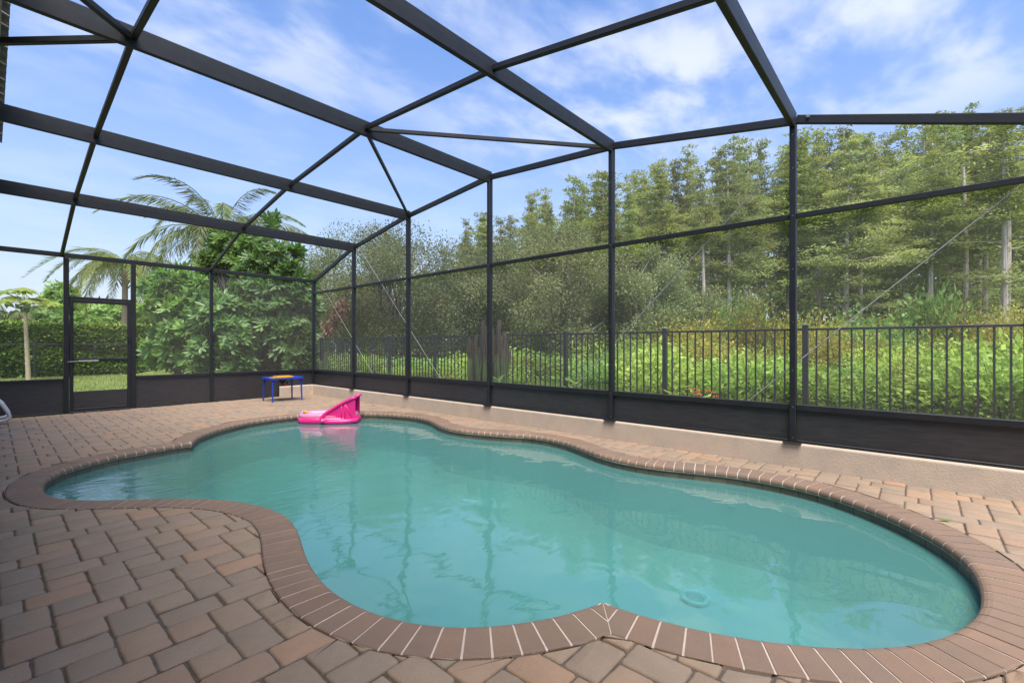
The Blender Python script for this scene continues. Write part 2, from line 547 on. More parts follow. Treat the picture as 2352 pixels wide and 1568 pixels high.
# ------------------------------------------------------------------ pool outline (deck plane, metres)
SEG1=[(2.009,1.176),(1.875,1.225),(1.746,1.286),(1.624,1.362),(1.511,1.449),(1.410,1.551),(1.327,1.667),(1.261,1.794),(1.216,1.930),(1.190,2.070),(1.180,2.213),(1.186,2.356),(1.205,2.498),(1.233,2.638),(1.270,2.776),(1.313,2.913),(1.359,3.048),(1.401,3.185),(1.435,3.324),(1.458,3.465),(1.464,3.608),(1.453,3.751),(1.424,3.891),(1.384,4.028),(1.334,4.162),(1.269,4.289),(1.189,4.408),(1.100,4.520),(1.007,4.629),(0.909,4.734),(0.806,4.832),(0.699,4.928),(0.598,5.029),(0.506,5.139),(0.431,5.260),(0.376,5.392),(0.340,5.531),(0.320,5.672),(0.316,5.815),(0.324,5.958),(0.339,6.100),(0.372,6.240),(0.422,6.374),(0.485,6.502),(0.570,6.617),(0.673,6.716),(0.786,6.804),(0.906,6.882),(1.035,6.944),(1.173,6.979),(1.312,7.013),(1.450,7.049),(1.592,7.070),(1.735,7.075)]
SEG2=[(1.735,7.075),(1.786,7.206),(1.838,7.337),(1.898,7.464),(1.970,7.585),(2.053,7.698),(2.146,7.804),(2.244,7.904),(2.348,7.999),(2.457,8.088),(2.569,8.173),(2.687,8.250),(2.810,8.318),(2.942,8.365),(3.082,8.395),(3.222,8.415),(3.361,8.428),(3.499,8.43),(3.634,8.41),(3.763,8.37),(3.890,8.32),(4.015,8.26),(4.141,8.18),(4.266,8.08),(4.392,7.97),(4.514,7.865),(4.624,7.762),(4.713,7.653),(4.785,7.532),(4.846,7.406),(4.899,7.275),(4.943,7.142),(4.978,7.006),(5.004,6.867),(5.018,6.728),(5.017,6.587),(5.001,6.447),(4.970,6.310),(4.927,6.176),(4.875,6.045),(4.818,5.917),(4.764,5.787),(4.717,5.655),(4.682,5.518),(4.661,5.379),(4.656,5.239),(4.665,5.099),(4.689,4.960),(4.727,4.825),(4.773,4.692),(4.823,4.560),(4.876,4.430),(4.936,4.303),(4.994,4.175),(5.031,4.039),(5.047,3.900),(5.044,3.759),(5.026,3.620),(4.994,3.483),(4.948,3.350),(4.894,3.220),(4.834,3.093),(4.774,2.965),(4.717,2.837),(4.669,2.705),(4.638,2.568),(4.628,2.427),(4.629,2.287),(4.643,2.147),(4.672,2.009),(4.714,1.875),(4.759,1.742),(4.801,1.607),(4.837,1.471),(4.863,1.333),(4.877,1.193),(4.876,1.053),(4.861,0.913),(4.833,0.775),(4.788,0.642),(4.724,0.517),(4.646,0.400),(4.558,0.290),(4.464,0.186),(4.362,0.089),(4.251,0.002),(4.133,-0.074),(4.009,-0.139),(3.877,-0.189),(3.741,-0.222),(3.601,-0.240),(3.460,-0.244),(3.320,-0.239),(3.180,-0.223),(3.043,-0.193),(2.910,-0.148),(2.781,-0.091),(2.659,-0.021),(2.546,0.063),(2.445,0.161),(2.355,0.269),(2.275,0.384),(2.204,0.506),(2.144,0.633),(2.093,0.764),(2.054,0.899),(2.027,1.037),(2.009,1.176)]
def dense(seg, step=.02):
    P = np.array(seg); d = np.r_[0, np.cumsum(np.hypot(*np.diff(P, axis=0).T))]
    n = int(d[-1] / step); s = np.linspace(0, d[-1], n)
    Q = np.c_[np.interp(s, d, P[:, 0]), np.interp(s, d, P[:, 1])]
    for _ in range(3):                                  # round the polyline's corners
        Q[1:-1] = (Q[:-2] + 2 * Q[1:-1] + Q[2:]) / 4
    return Q
D1, D2 = dense(SEG1), dense(SEG2)
INNER = np.r_[D1[:-1], D2[:-1]]
def seg_normals(D):
    """unit normals pointing away from the water (pool runs clockwise seen from above)"""
    T = np.gradient(D, axis=0); T /= np.linalg.norm(T, axis=1)[:, None]
    return np.c_[-T[:, 1], T[:, 0]]
area = .5 * np.sum(INNER[:, 0] * np.roll(INNER[:, 1], -1) - INNER[:, 1] * np.roll(INNER[:, 0], -1))
SGN = 1.0 if area < 0 else -1.0
N1, N2 = seg_normals(D1) * SGN, seg_normals(D2) * SGN
def inside(poly, x, y):
    px, py = poly[:, 0], poly[:, 1]
    qx, qy = np.roll(px, -1), np.roll(py, -1)
    c = ((py > y) != (qy > y)) & (x < (qx - px) * (y - py) / (qy - py + 1e-12) + px)
    return bool(np.sum(c) % 2)
if inside(INNER, *(D1[60] + N1[60] * .05)):
    N1, N2 = -N1, -N2
CW = .232
# closed outer edge of the coping, with the mitre at the two points
def offset_ring(w):
    A, B = D1 + N1 * w, D2 + N2 * w
    # drop the parts of each strip that lie closer than w to the other segment
    def keep(P, O):
        d = np.sqrt(((P[:, None, :] - O[None, ::2, :]) ** 2).sum(2)).min(1)
        return P[d > w - .003]
    return np.r_[keep(A, D2), keep(B, D1)]
OUTER = offset_ring(CW)
def inner_ring(w):
    A, B = D1 + N1 * w, D2 + N2 * w
    def keep(P, O):
        d = np.sqrt(((P[:, None, :] - O[None, :, :]) ** 2).sum(2)).min(1)
        return P[d > w * 1.02]
    return np.r_[keep(A, D2), keep(B, D1)]
MIT = []
for (pt, na, nb) in ((D1[0], N1[0], N2[-1]), (D2[0], N1[-1], N2[0])):
    # plane through the point holding the bisector, its normal along the pool edge
    bis = na + nb; bis /= np.linalg.norm(bis)
    MIT.append((pt, np.array([bis[1], -bis[0]])))
print('mitre', MIT)

# ------------------------------------------------------------------ deck, pavers
def poly_with_hole(outer, hole, z, name, mat):
    pts = [[Vector((x, y, 0)) for x, y in outer], [Vector((x, y, 0)) for x, y in hole]]
    tr = tessellate_polygon(pts)
    V = [(x, y, z) for x, y in outer] + [(x, y, z) for x, y in hole]
    me = bpy.data.meshes.new(name)
    me.from_pydata(V, [], [tuple(t) for t in tr])
    me.materials.append(mat); me.update()
    return me
XW, YW = 5.568, 11.781           # planes of the long screen wall and of the door wall
deck = mobj('deck', poly_with_hole([(-9, -6), (XW + .1, -6), (XW + .1, YW + .03), (-9, YW + .03)], inner_ring(.06)[::3], -.009, 'deck', JOINT))
tag(deck, 'tumbled brown and grey concrete paver deck around the pool', kind='structure')

U = .0815
CELL = [(0, 0, 2, 3), (0, 3, 2, 6), (2, 0, 4, 2), (2, 4, 4, 6), (2, 2, 5, 4), (1, 6, 4, 8)]
OX, OY = .355, 2.365
def rect_ring(w, h, k, jit, gen):
    """closed outline of a tumbled block centred at 0, k points a side, corners cut"""
    c = .011
    P = []
    hw, hh = w / 2, h / 2
    for (x0, y0, x1, y1) in ((-hw + c, -hh, hw - c, -hh), (hw, -hh + c, hw, hh - c), (hw - c, hh, -hw + c, hh), (-hw, hh - c, -hw, -hh + c)):
        for t in np.linspace(0, 1, k):
            P.append((x0 + (x1 - x0) * t, y0 + (y1 - y0) * t))
    P = np.array(P)
    return P + gen.normal(0, jit, P.shape)
def block_mesh(P, mat, name, tilt=0.0, gen=rng):
    """paver from an outline: rounded shoulder, worn top"""
    n = len(P)
    Q = np.roll(P, -1, axis=0) - np.roll(P, 1, axis=0)
    Q /= (np.linalg.norm(Q, axis=1)[:, None] + 1e-9)
    Nin = np.c_[-Q[:, 1], Q[:, 0]]
    a = .5 * np.sum(P[:, 0] * np.roll(P[:, 1], -1) - P[:, 1] * np.roll(P[:, 0], -1))
    if a < 0:
        Nin = -Nin
    tz = gen.normal(0, tilt, 2)
    per = np.sum(np.hypot(*(np.roll(P, -1, axis=0) - P).T))
    kf = min(1.0, max(.1, abs(a) / per / .022))
    def ring(off, z):
        R = P + Nin * off * kf
        return np.c_[R, z + R[:, 0] * tz[0] + R[:, 1] * tz[1]]
    V = np.r_[ring(0, -.045), ring(0, -.010), ring(.0035, -.0032), ring(.011, 0)]
    F = []
    idx = np.arange(n); nx = (idx + 1) % n
    quads = [np.c_[r * n + idx, r * n + nx, (r + 1) * n + nx, (r + 1) * n + idx] for r in range(3)]
    quads = np.concatenate(quads)
    top = (3 * n + idx)[None, :]
    if a < 0:
        quads = quads[:, ::-1]; top = top[:, ::-1]
    return V, quads, top
pav = []
G = .0032
for i in range(-40, 60):
    for j in range(-60, 60):
        bx, by = OX + U * (4 * i), OY + U * (-4 * i + 8 * j)
        if bx < -2.4 or bx > XW + .3 or by < -4.5 or by > YW + .5:
            continue
        for (x0, y0, x1, y1) in CELL:
            pav.append((bx + x0 * U + G, by + y0 * U + G, bx + x1 * U - G, by + y1 * U - G))
camp = np.array([0, 0, EYE])
def score(cx, cy, ar):
    d = cx * FX + cy * FY
    r = cx * FY - cy * FX
    if d < .3:
        return 0
    u, v = 1176 + FPX * r / d, HOR + FPX * EYE / d
    if u < -60 or u > 2412 or v > 1640:
        return 0
    return ar / d ** 3
sel = []
_o = np.r_[OUTER, OUTER[:1]]
_d = np.r_[0, np.cumsum(np.hypot(*np.diff(_o, axis=0).T))]
_s = np.arange(0, _d[-1], .005)
OUTK = np.c_[np.interp(_s, _d, _o[:, 0]), np.interp(_s, _d, _o[:, 1])]
for (x0, y0, x1, y1) in pav:
    cx, cy = (x0 + x1) / 2, (y0 + y1) / 2
    if cx < -2.3 or cy < -4.2:
        continue
    if x0 > XW - .045 or y0 > YW + .02:
        continue
    x1c, y1c = min(x1, XW - .05), min(y1, YW + .02)
    if x1c - x0 < .03 or y1c - y0 < .03:
        continue
    dd = np.sqrt(((OUTK - (cx, cy)) ** 2).sum(1)).min()
    ins = inside(OUTK, cx, cy)
    if ins and dd > .17:
        continue
    cut = dd < .17
    sel.append((x0, y0, x1c, y1c, cut, score(cx, cy, (x1c - x0) * (y1c - y0))))
sel.sort(key=lambda q: -q[5])
protos = {}
stuffV, stuffQ, stuffT = [], [], []
nst = 0
n_parts = 0
def to_outer(P):
    """cut a paver outline along the coping's outer edge"""
    n = len(P)
    ins = [inside(OUTK, x, y) for x, y in P]
    if not any(ins):
        return P, 0
    if all(ins):
        return P, n
    st = next(k for k in range(n) if not ins[k] and ins[(k + 1) % n])
    def cross(a, b):
        lo, hi = np.array(a), np.array(b)
        for _ in range(12):
            m = (lo + hi) / 2
            if inside(OUTK, *m):
                hi = m
            else:
                lo = m
        return int(np.argmin(((OUTK - lo) ** 2).sum(1)))
    out = []
    NK = len(OUTK)
    k = 0
    while k < n:
        i = (st + k) % n
        if not ins[i]:
            out.append(P[i])
            if ins[(i + 1) % n]:
                j = i
                c0 = cross(P[i], P[(i + 1) % n])
                while ins[(j + 1) % n]:
                    j = (j + 1) % n
                    k += 1
                c1 = cross(P[(j + 1) % n], P[j])
                dlt = (c1 - c0) % NK
                if dlt > NK // 2:
                    dlt -= NK
                step = 3 if dlt >= 0 else -3
                for q_ in list(range(0, dlt, step)) + [dlt]:
                    m = (c0 + q_) % NK
                    t = OUTK[(m + 2) % NK] - OUTK[m - 2]
                    t = t / (np.linalg.norm(t) + 1e-9)
                    nn = np.array([-t[1], t[0]])
                    if inside(OUTK, *(OUTK[m] + nn * .01)):
                        nn = -nn
                    out.append(OUTK[m] + nn * .0035)
        k += 1
    return np.array(out), sum(ins)
for q, (x0, y0, x1, y1, cut, s) in enumerate(sel):
    w, h = x1 - x0, y1 - y0
    cx, cy = (x0 + x1) / 2, (y0 + y1) / 2
    big = n_parts < 300 and s > 0
    key = (round(w, 3), round(h, 3))
    dz = float(rng.normal(0, .0024))
    if cut:
        P = rect_ring(w, h, 13 if big else 7, .0006, rng) + (cx, cy)
        P, mv = to_outer(P)
        if mv == len(P):
            continue
        # drop points that fell together
        keepi = [k for k in range(len(P)) if np.hypot(*(P[k] - P[k - 1])) > .0035]
        P = P[keepi]
        if len(P) < 3:
            continue
        a = abs(.5 * np.sum(P[:, 0] * np.roll(P[:, 1], -1) - P[:, 1] * np.roll(P[:, 0], -1)))
        if a < .0003:
            continue
        V, Q, T = block_mesh(P - (cx, cy), PAVER, 'paver', .001)
        me = None
    else:
        if key not in protos:
            protos[key] = []
        if len(protos[key]) < 5:
            V, Q, T = block_mesh(rect_ring(w, h, 5, .0016, rng), PAVER, 'paver', .003)
            protos[key].append((V, Q, T, mesh_np('paver', V, [Q, T], PAVER) if big else None))
            V, Q, T, me = protos[key][-1]
        else:
            k = rng.integers(5)
            V, Q, T, me = protos[key][k]
            if big and me is None:
                me = mesh_np('paver', V, [Q, T], PAVER)
                protos[key][k] = (V, Q, T, me)
    if big:
        if me is None:
            me = mesh_np('paver', V, [Q, T], PAVER)
        o = mobj('paver', me, deck, (cx, cy, dz))
        n_parts += 1
    else:
        VV = V + (cx, cy, dz)
        stuffV.append(VV)
        stuffQ.append(Q + nst)
        for t in T:
            stuffT.append((t + nst))
        nst += len(V)
if stuffV:
    bylen = {}
    for t in stuffT:
        bylen.setdefault(len(t), []).append(t)
    me = mesh_np('paver_field', np.concatenate(stuffV), [np.concatenate(stuffQ)] + [np.array(v) for v in bylen.values()], PAVER)
    o = mobj('paver_field', me, deck)
    o['kind'] = 'stuff'
print('pavers', n_parts, len(sel))

# ------------------------------------------------------------------ swimming pool
pool = empty('swimming_pool', (3.0, 3.5, 0))
tag(pool, 'freeform pool with brick coping and slate waterline tiles', 'pool')
ARC1 = np.r_[0, np.cumsum(np.hypot(*np.diff(D1, axis=0).T))]
ARC2 = np.r_[0, np.cumsum(np.hypot(*np.diff(D2, axis=0).T))]
PROF = [(.010, -.058), (.002, -.050), (0.0, -.036), (.004, -.020), (.013, -.008), (.026, -.001), (.045, .003), (.222, .003), (.2295, -.001), (CW, -.010), (CW, -.06)]
def strip_mesh(D, N, ARC, s0, s1, inset=0.0, n=2, flare=0.0):
    """one length of coping between arc positions s0 and s1"""
    pts, nrm = [], []
    for s in np.linspace(s0, s1, n):
        pts.append([np.interp(s, ARC, D[:, 0]), np.interp(s, ARC, D[:, 1])])
        v = np.array([np.interp(s, ARC, N[:, 0]), np.interp(s, ARC, N[:, 1])])
        nrm.append(v / np.linalg.norm(v))
    V = []
    k = len(PROF)
    for (p, v) in zip(pts, nrm):
        for (r, z) in PROF:
            r2 = min(max(r, inset), CW - inset)
            V.append((p[0] + v[0] * r2, p[1] + v[1] * r2, z - inset))
    F = []
    for a in range(n - 1):
        for b in range(k - 1):
            F.append((a * k + b, a * k + b + 1, (a + 1) * k + b + 1, (a + 1) * k + b))
    F.append(tuple(range(k - 1, -1, -1)))
    F.append(tuple((n - 1) * k + b for b in range(k)))
    return V, F
def build_strip(name, V, F, mat, clip=None, cx=None):
    bm = bmesh.new()
    vs = [bm.verts.new(v) for v in V]
    for f in F:
        try:
            bm.faces.new([vs[i] for i in f])
        except ValueError:
            pass
    if clip is not None:
        for (pt, n, gap) in clip:
            g = bm.verts[:] + bm.edges[:] + bm.faces[:]
            res = bmesh.ops.bisect_plane(bm, geom=g, plane_co=(pt[0] + n[0] * gap, pt[1] + n[1] * gap, 0), plane_no=(n[0], n[1], 0), clear_inner=True)
            ed = [e for e in res['geom_cut'] if isinstance(e, bmesh.types.BMEdge)]
            if ed:
                try:
                    bmesh.ops.contextual_create(bm, geom=ed)
                except Exception:
                    pass
    if len(bm.faces) < 3:
        bm.free(); return None
    bmesh.ops.recalc_face_normals(bm, faces=bm.faces[:])
    o0 = org(pool)
    for v in bm.verts:
        v.co -= o0
    me = bpy.data.meshes.new(name)
    bm.to_mesh(me); bm.free()
    me.materials.append(mat)
    o = bpy.data.objects.new(name, me)
    link(o, pool)
    return o
for (D, N, ARC, e0, e1) in ((D1, N1, ARC1, 0, 1), (D2, N2, ARC2, 1, 0)):
    L = ARC[-1]
    pitch = .0985
    nb = int(round(L / pitch)); pitch = L / nb
    edges = [0.0]
    for k in range(1, nb):
        edges.append(k * pitch + float(rng.normal(0, .0035)))
    edges.append(L)
    def clips(s0, s1):
        c = []
        for (e, cond, mid) in ((e0, s0 < .45, D[min(12, len(D) - 1)]), (e1, s1 > L - .45, D[-min(13, len(D))])):
            if cond:
                pt, n = MIT[e]
                sg = 1.0 if np.dot(mid - pt, n) > 0 else -1.0
                c.append((pt, n * sg, .0025))
        return c or None
    for k in range(nb):
        g = .0036 + abs(float(rng.normal(0, .0008)))
        V, F = strip_mesh(D, N, ARC, edges[k] + (g if k else 0), edges[k + 1] - (g if k < nb - 1 else 0))
        dz = float(rng.normal(0, .0006))
        V = [(x, y, z + dz) for x, y, z in V]
        build_strip('coping_brick', V, F, COPE, clips(edges[k], edges[k + 1]))
    V, F = strip_mesh(D, N, ARC, 0, L, .0022, int(L / .04))
    c = []
    V = [v for v in V]
    build_strip('coping_grout', [(x, y, z - (.0 if D is D1 else .0011)) for x, y, z in V], F, GROUT)
# waterline tiles
for (D, N, ARC) in ((D1, N1, ARC1), (D2, N2, ARC2)):
    L = ARC[-1]
    nb = int(round(L / .152)); pt = L / nb
    for k in range(nb):
        mb = MB()
        ss = np.linspace(k * pt + .0022, (k + 1) * pt - .0022, 3)
        vs = []
        for s in ss:
            p = np.array([np.interp(s, ARC, D[:, 0]), np.interp(s, ARC, D[:, 1])])
            v = np.array([np.interp(s, ARC, N[:, 0]), np.interp(s, ARC, N[:, 1])]); v /= np.linalg.norm(v)
            for (r, z) in ((.022, -.062), (.022, -.212), (.036, -.212), (.036, -.062)):
                vs.append((p[0] + v[0] * r, p[1] + v[1] * r, z))
        fs = []
        for a in range(2):
            for b in range(4):
                fs.append((a * 4 + b, a * 4 + (b + 1) % 4, a * 4 + 4 + (b + 1) % 4, a * 4 + 4 + b))
        fs += [(3, 2, 1, 0), (8, 9, 10, 11)]
        mb.add(vs, fs).build('waterline_tile', TILE, pool)
R = inner_ring(.030)[::3]
nR = len(R)
vs = [(x, y, -.06) for x, y in R] + [(x, y, -.215) for x, y in R]
MB().add(vs, [(i, (i + 1) % nR, nR + (i + 1) % nR, nR + i) for i in range(nR)]).build('tile_grout', TGROUT, pool)

# basin: constrained triangulation with depth from the distance to the wall and the entry steps
BR = inner_ring(.026)[::5]
def edge_dist(x, y):
    return math.sqrt(((BR - (x, y)) ** 2).sum(1).min())
def depth(x, y, d):
    deep = .95 + .2 * max(0.0, min(1.0, (4.6 - y) / 3.2))
    z = -deep + .25 * (1 - min(1, d / .35)) ** 2
    a = math.hypot(x - .25, y - 5.75)
    if a < .95:
        z = max(z, -.34)
    elif a < 1.35:
        z = max(z, -.62)
    elif a < 1.75:
        z = max(z, -.9)
    return z
pts = [Vector((x, y)) for x, y in BR]
nE = len(pts)
edg = [(i, (i + 1) % nE) for i in range(nE)]
for x in np.arange(.2, 5.2, .09):
    for y in np.arange(-.3, 8.6, .09):
        if inside(BR, x, y) and edge_dist(x, y) > .05:
            pts.append(Vector((x + rng.uniform(-.01, .01), y + rng.uniform(-.01, .01))))
res = delaunay_2d_cdt(pts, edg, [], 1, 1e-6)
Vb = []
for v in res[0]:
    d = edge_dist(v.x, v.y)
    Vb.append((v.x, v.y, depth(v.x, v.y, d)))
Fb = [tuple(f) for f in res[2]]
mb = MB().add(Vb, Fb)
zb = [depth(x, y, 0) for x, y in BR]
vs = [(x, y, -.21) for x, y in BR] + [(x, y, z) for (x, y), z in zip(BR, zb)]
mb.add(vs, [(i, (i + 1) % nE, nE + (i + 1) % nE, nE + i) for i in range(nE)])
mb.build('basin', PLASTER, pool, smooth=False)
# shell below the tile so that no light leaks round the rim
# main drain on the floor and return fitting in the wall
_r = ray(1597, 1372); _t = (EYE + 1.11) / -_r[2]
dx, dy = _r[0] * _t, _r[1] * _t
zf = depth(dx, dy, 1.0)
dr = MB()
ringp = [(dx + .115 * math.cos(t), dy + .115 * math.sin(t), zf + .035) for t in np.linspace(0, 2 * math.pi, 25)[:-1]]
dr.tube(ringp, .016, 6, closed=True)
dro = dr.build('main_drain', CYAN, pool, smooth=True)
d2 = MB()
d2.add([(dx + .11 * math.cos(t), dy + .11 * math.sin(t), zf + .03) for t in np.linspace(0, 2 * math.pi, 25)[:-1]], [tuple(range(24))])
d2.build('drain_cover', CYAN, dro)
for k in range(-3, 4):
    w = math.sqrt(max(0, .085 ** 2 - (k * .024) ** 2))
    MB().box((dx + k * .024 - .006, dy - w, zf + .034), (dx + k * .024 + .006, dy + w, zf + .044)).build('drain_slot', CYAND, dro)
rp = np.array([4.80, 1.30])
rf = MB()
i0 = int(np.argmin(((D2 - (4.85, 1.38)) ** 2).sum(1)))
pq, nq = D2[i0] + N2[i0] * .02, N2[i0]
for k, (rr, off) in enumerate(((.045, 0), (.03, .012))):
    c = np.array([pq[0] - nq[0] * off, pq[1] - nq[1] * off])
    rf.tube([(c[0] + nq[0] * .02, c[1] + nq[1] * .02, -.30), (c[0] - nq[0] * .012, c[1] - nq[1] * .012, -.30)], rr, 14)
rf.build('return_fitting', WHITEP, pool)

# water: a closed body so that its colour comes from depth
WR = inner_ring(.031)[::3]
nW = len(WR)
WZ = -.12
tr = tessellate_polygon([[Vector((x, y, 0)) for x, y in WR]])
vs = [(x, y, WZ) for x, y in WR] + [(x, y, -2.2) for x, y in WR]
def up(t):
    a, b, c = [Vector(vs[i]) for i in t]
    return tuple(t) if (b - a).cross(c - a).z > 0 else tuple(reversed(t))
topf = [up(t) for t in tr]
botf = [tuple(nW + i for i in reversed(t)) for t in topf]
MBw = MB().add(vs, topf + botf + [(i, (i + 1) % nW, nW + (i + 1) % nW, nW + i) for i in range(nW)])
water = MBw.build('water', WATER)
bm = bmesh.new(); bm.from_mesh(water.data); bmesh.ops.recalc_face_normals(bm, faces=bm.faces[:]); bm.to_mesh(water.data); bm.free()
tag(water, 'teal pool water with soft ripples reflecting trees and sky', kind='structure')

# ------------------------------------------------------------------ stem wall (stucco kerb under the long screen wall)
SZ = .247
sx0 = 4.70
W0 = XW - .055
prof_outer = [(W0, -6), (W0, YW - .06), (sx0, YW - .06), (sx0, YW + .14), (XW + .15, YW + .14), (XW + .15, -6)]
bm = bmesh.new()
vb = [bm.verts.new((x, y, -.05)) for x, y in prof_outer]
f = bm.faces.new(vb)
r = bmesh.ops.extrude_face_region(bm, geom=[f])
bmesh.ops.translate(bm, vec=(0, 0, SZ + .05), verts=[g for g in r['geom'] if isinstance(g, bmesh.types.BMVert)])
te = [e for e in bm.edges if all(abs(v.co.z - SZ) < 1e-4 for v in e.verts)] + [e for e in bm.edges if abs(e.verts[0].co.z - e.verts[1].co.z) > .1]
bmesh.ops.bevel(bm, geom=te, offset=.022, segments=3, affect='EDGES', profile=.5)
bmesh.ops.recalc_face_normals(bm, faces=bm.faces[:])
me = bpy.data.meshes.new('stem_wall'); bm.to_mesh(me); bm.free(); me.materials.append(STUCCO)
stem = mobj('stem_wall', me)
tag(stem, 'low peach stucco kerb wall under the long screen wall', 'wall')

# ------------------------------------------------------------------ screen enclosure
cage = empty('screen_enclosure', (XW, YW, 0))
tag(cage, 'dark bronze aluminium pool cage with insect screens and black kick panels', 'pool enclosure')
XH = -1.43                       # where the beams meet the house
YB = [(YW, 2.918), (9.78, 3.517), (7.688, 3.862), (5.409, 4.082), (3.111, 3.946), (.982, 3.612), (-1.15, 2.95)]
ZM, ZK, ZKL = 2.606, .647, .650
def part(name, mat=FRAME, parent=cage, **k):
    return lambda mb: mb.build(name, mat, parent, **k)
PW, PD = .058, .088
for i, (y, z) in enumerate(YB[1:], 1):
    p = MB().box((XW - PD / 2, y - PW / 2, SZ), (XW + PD / 2, y + PW / 2, z - .02), .005)
    po = p.build('post', FRAME, cage)
    MB().box((XW - .09, y - PW / 2 - .055, SZ + .001), (XW + .045, y + PW / 2 + .055, SZ + .008), .002).build('base_plate', FRAME, po)
    for zz in (.30, .62, 1.0, 1.5, 2.05, 2.606, 3.1, 3.45):
        if zz < z - .15 and i in (3, 4, 5):
            MB().tube([(XW - PD / 2 - .003, y - .004, zz), (XW - PD / 2 + .002, y - .004, zz)], .0048, 6).build('screw', SCREW, po)
    mbb = MB()
    for sgn in (-1, 1):
        mbb.tube([(XW - .02, y + sgn * (PW / 2 + .03), SZ + .01), (XW - .02, y + sgn * (PW / 2 + .03), SZ + .028)], .009, 6)
    mbb.build('anchor_bolt', SCREW, po)
    b = MB().bar((XH, y, z), (XW + .03, y, z), .052, .195 if i in (1, 2, 3) else .17, .006)
    b.build('roof_beam', FRAME, cage)
corner = MB().box((XW - PD / 2, YW - PD / 2, SZ), (XW + PD / 2, YW + PD / 2, YB[0][1] - .03), .005).build('corner_post', FRAME, cage)
# top edge of the long wall, purlins, roof edge over the door wall
PUR = [.872, 3.235]
for k in range(len(YB) - 1):
    (ya, za), (yb, zb_) = YB[k], YB[k + 1]
    MB().bar((XW, ya - .028, za), (XW, yb + .028, zb_), .05, .085, .005).build('top_rail', FRAME, cage)
    for x in PUR:
        MB().bar((x, ya - .026, za), (x, yb + .026, zb_), .05, .055, .004).build('purlin', FRAME, cage)
MB().bar((XH, YW, YB[0][1]), (XW + .04, YW, YB[0][1]), .055, .085, .005).build('eave_rail', FRAME, cage)
yA, zA = YB[3]
for (y2, z2) in (YB[2], YB[4]):
    MB().bar((PUR[1] + .03, yA + (.03 if y2 > yA else -.03), zA - .01), (XW - .03, y2 + (-.04 if y2 > yA else .04), z2 - .01), .04, .05, .004).build('diagonal_brace', FRAME, cage)
    MB().bar((PUR[0] - .03, yA + (.03 if y2 > yA else -.03), zA - .01), (XH + .03, y2 + (-.04 if y2 > yA else .04), z2 - .01), .05, .055, .004).build('diagonal_brace', FRAME, cage)
# rails, kick panels and screens of the long wall
ys = [y for y, z in YB]
for k in range(len(YB) - 1):
    (ya, za), (yb, zb_) = YB[k], YB[k + 1]
    y1, y0 = ya - PW / 2 - .002, yb + PW / 2 + .002
    if k == 0:
        y1 = ya - PD / 2 - .002
    MB().box((XW - .026, y0, ZM - .026), (XW + .026, y1, ZM + .026), .004).build('mid_rail', FRAME, cage)
    MB().box((XW - .028, y0, ZK - .062), (XW + .026, y1, ZK), .004).build('chair_rail', FRAME, cage)
    MB().box((XW - .028, y0, SZ + .002), (XW + .026, y1, SZ + .030), .004).build('sill_rail', FRAME, cage)
    MB().box((XW + .002, y0 + .002, SZ + .032), (XW + .014, y1 - .002, ZK - .064)).build('kick_panel', KICK, cage)
    xs = XW + .018
    MB().add([(xs, y0, ZK), (xs, y1, ZK), (xs, y1, ZM - .026), (xs, y0, ZM - .026)], [(0, 1, 2, 3)]).build('screen_panel', SCREEN, cage)
    MB().add([(xs, y0, ZM + .026), (xs, y1, ZM + .026), (xs, y1, za - .04), (xs, y0, zb_ - .04)], [(0, 1, 2, 3)]).build('screen_panel', SCREEN, cage)
# roof screens
XS = [XH] + PUR + [XW]
for k in range(len(YB) - 1):
    (ya, za), (yb, zb_) = YB[k], YB[k + 1]
    for a, b in zip(XS[:-1], XS[1:]):
        dz = .03
        MB().add([(a + .02, yb + .03, zb_ + dz), (b - .02, yb + .03, zb_ + dz), (b - .02, ya - .03, za + dz), (a + .02, ya - .03, za + dz)], [(0, 1, 2, 3)]).build('roof_screen', SCREEN, cage)
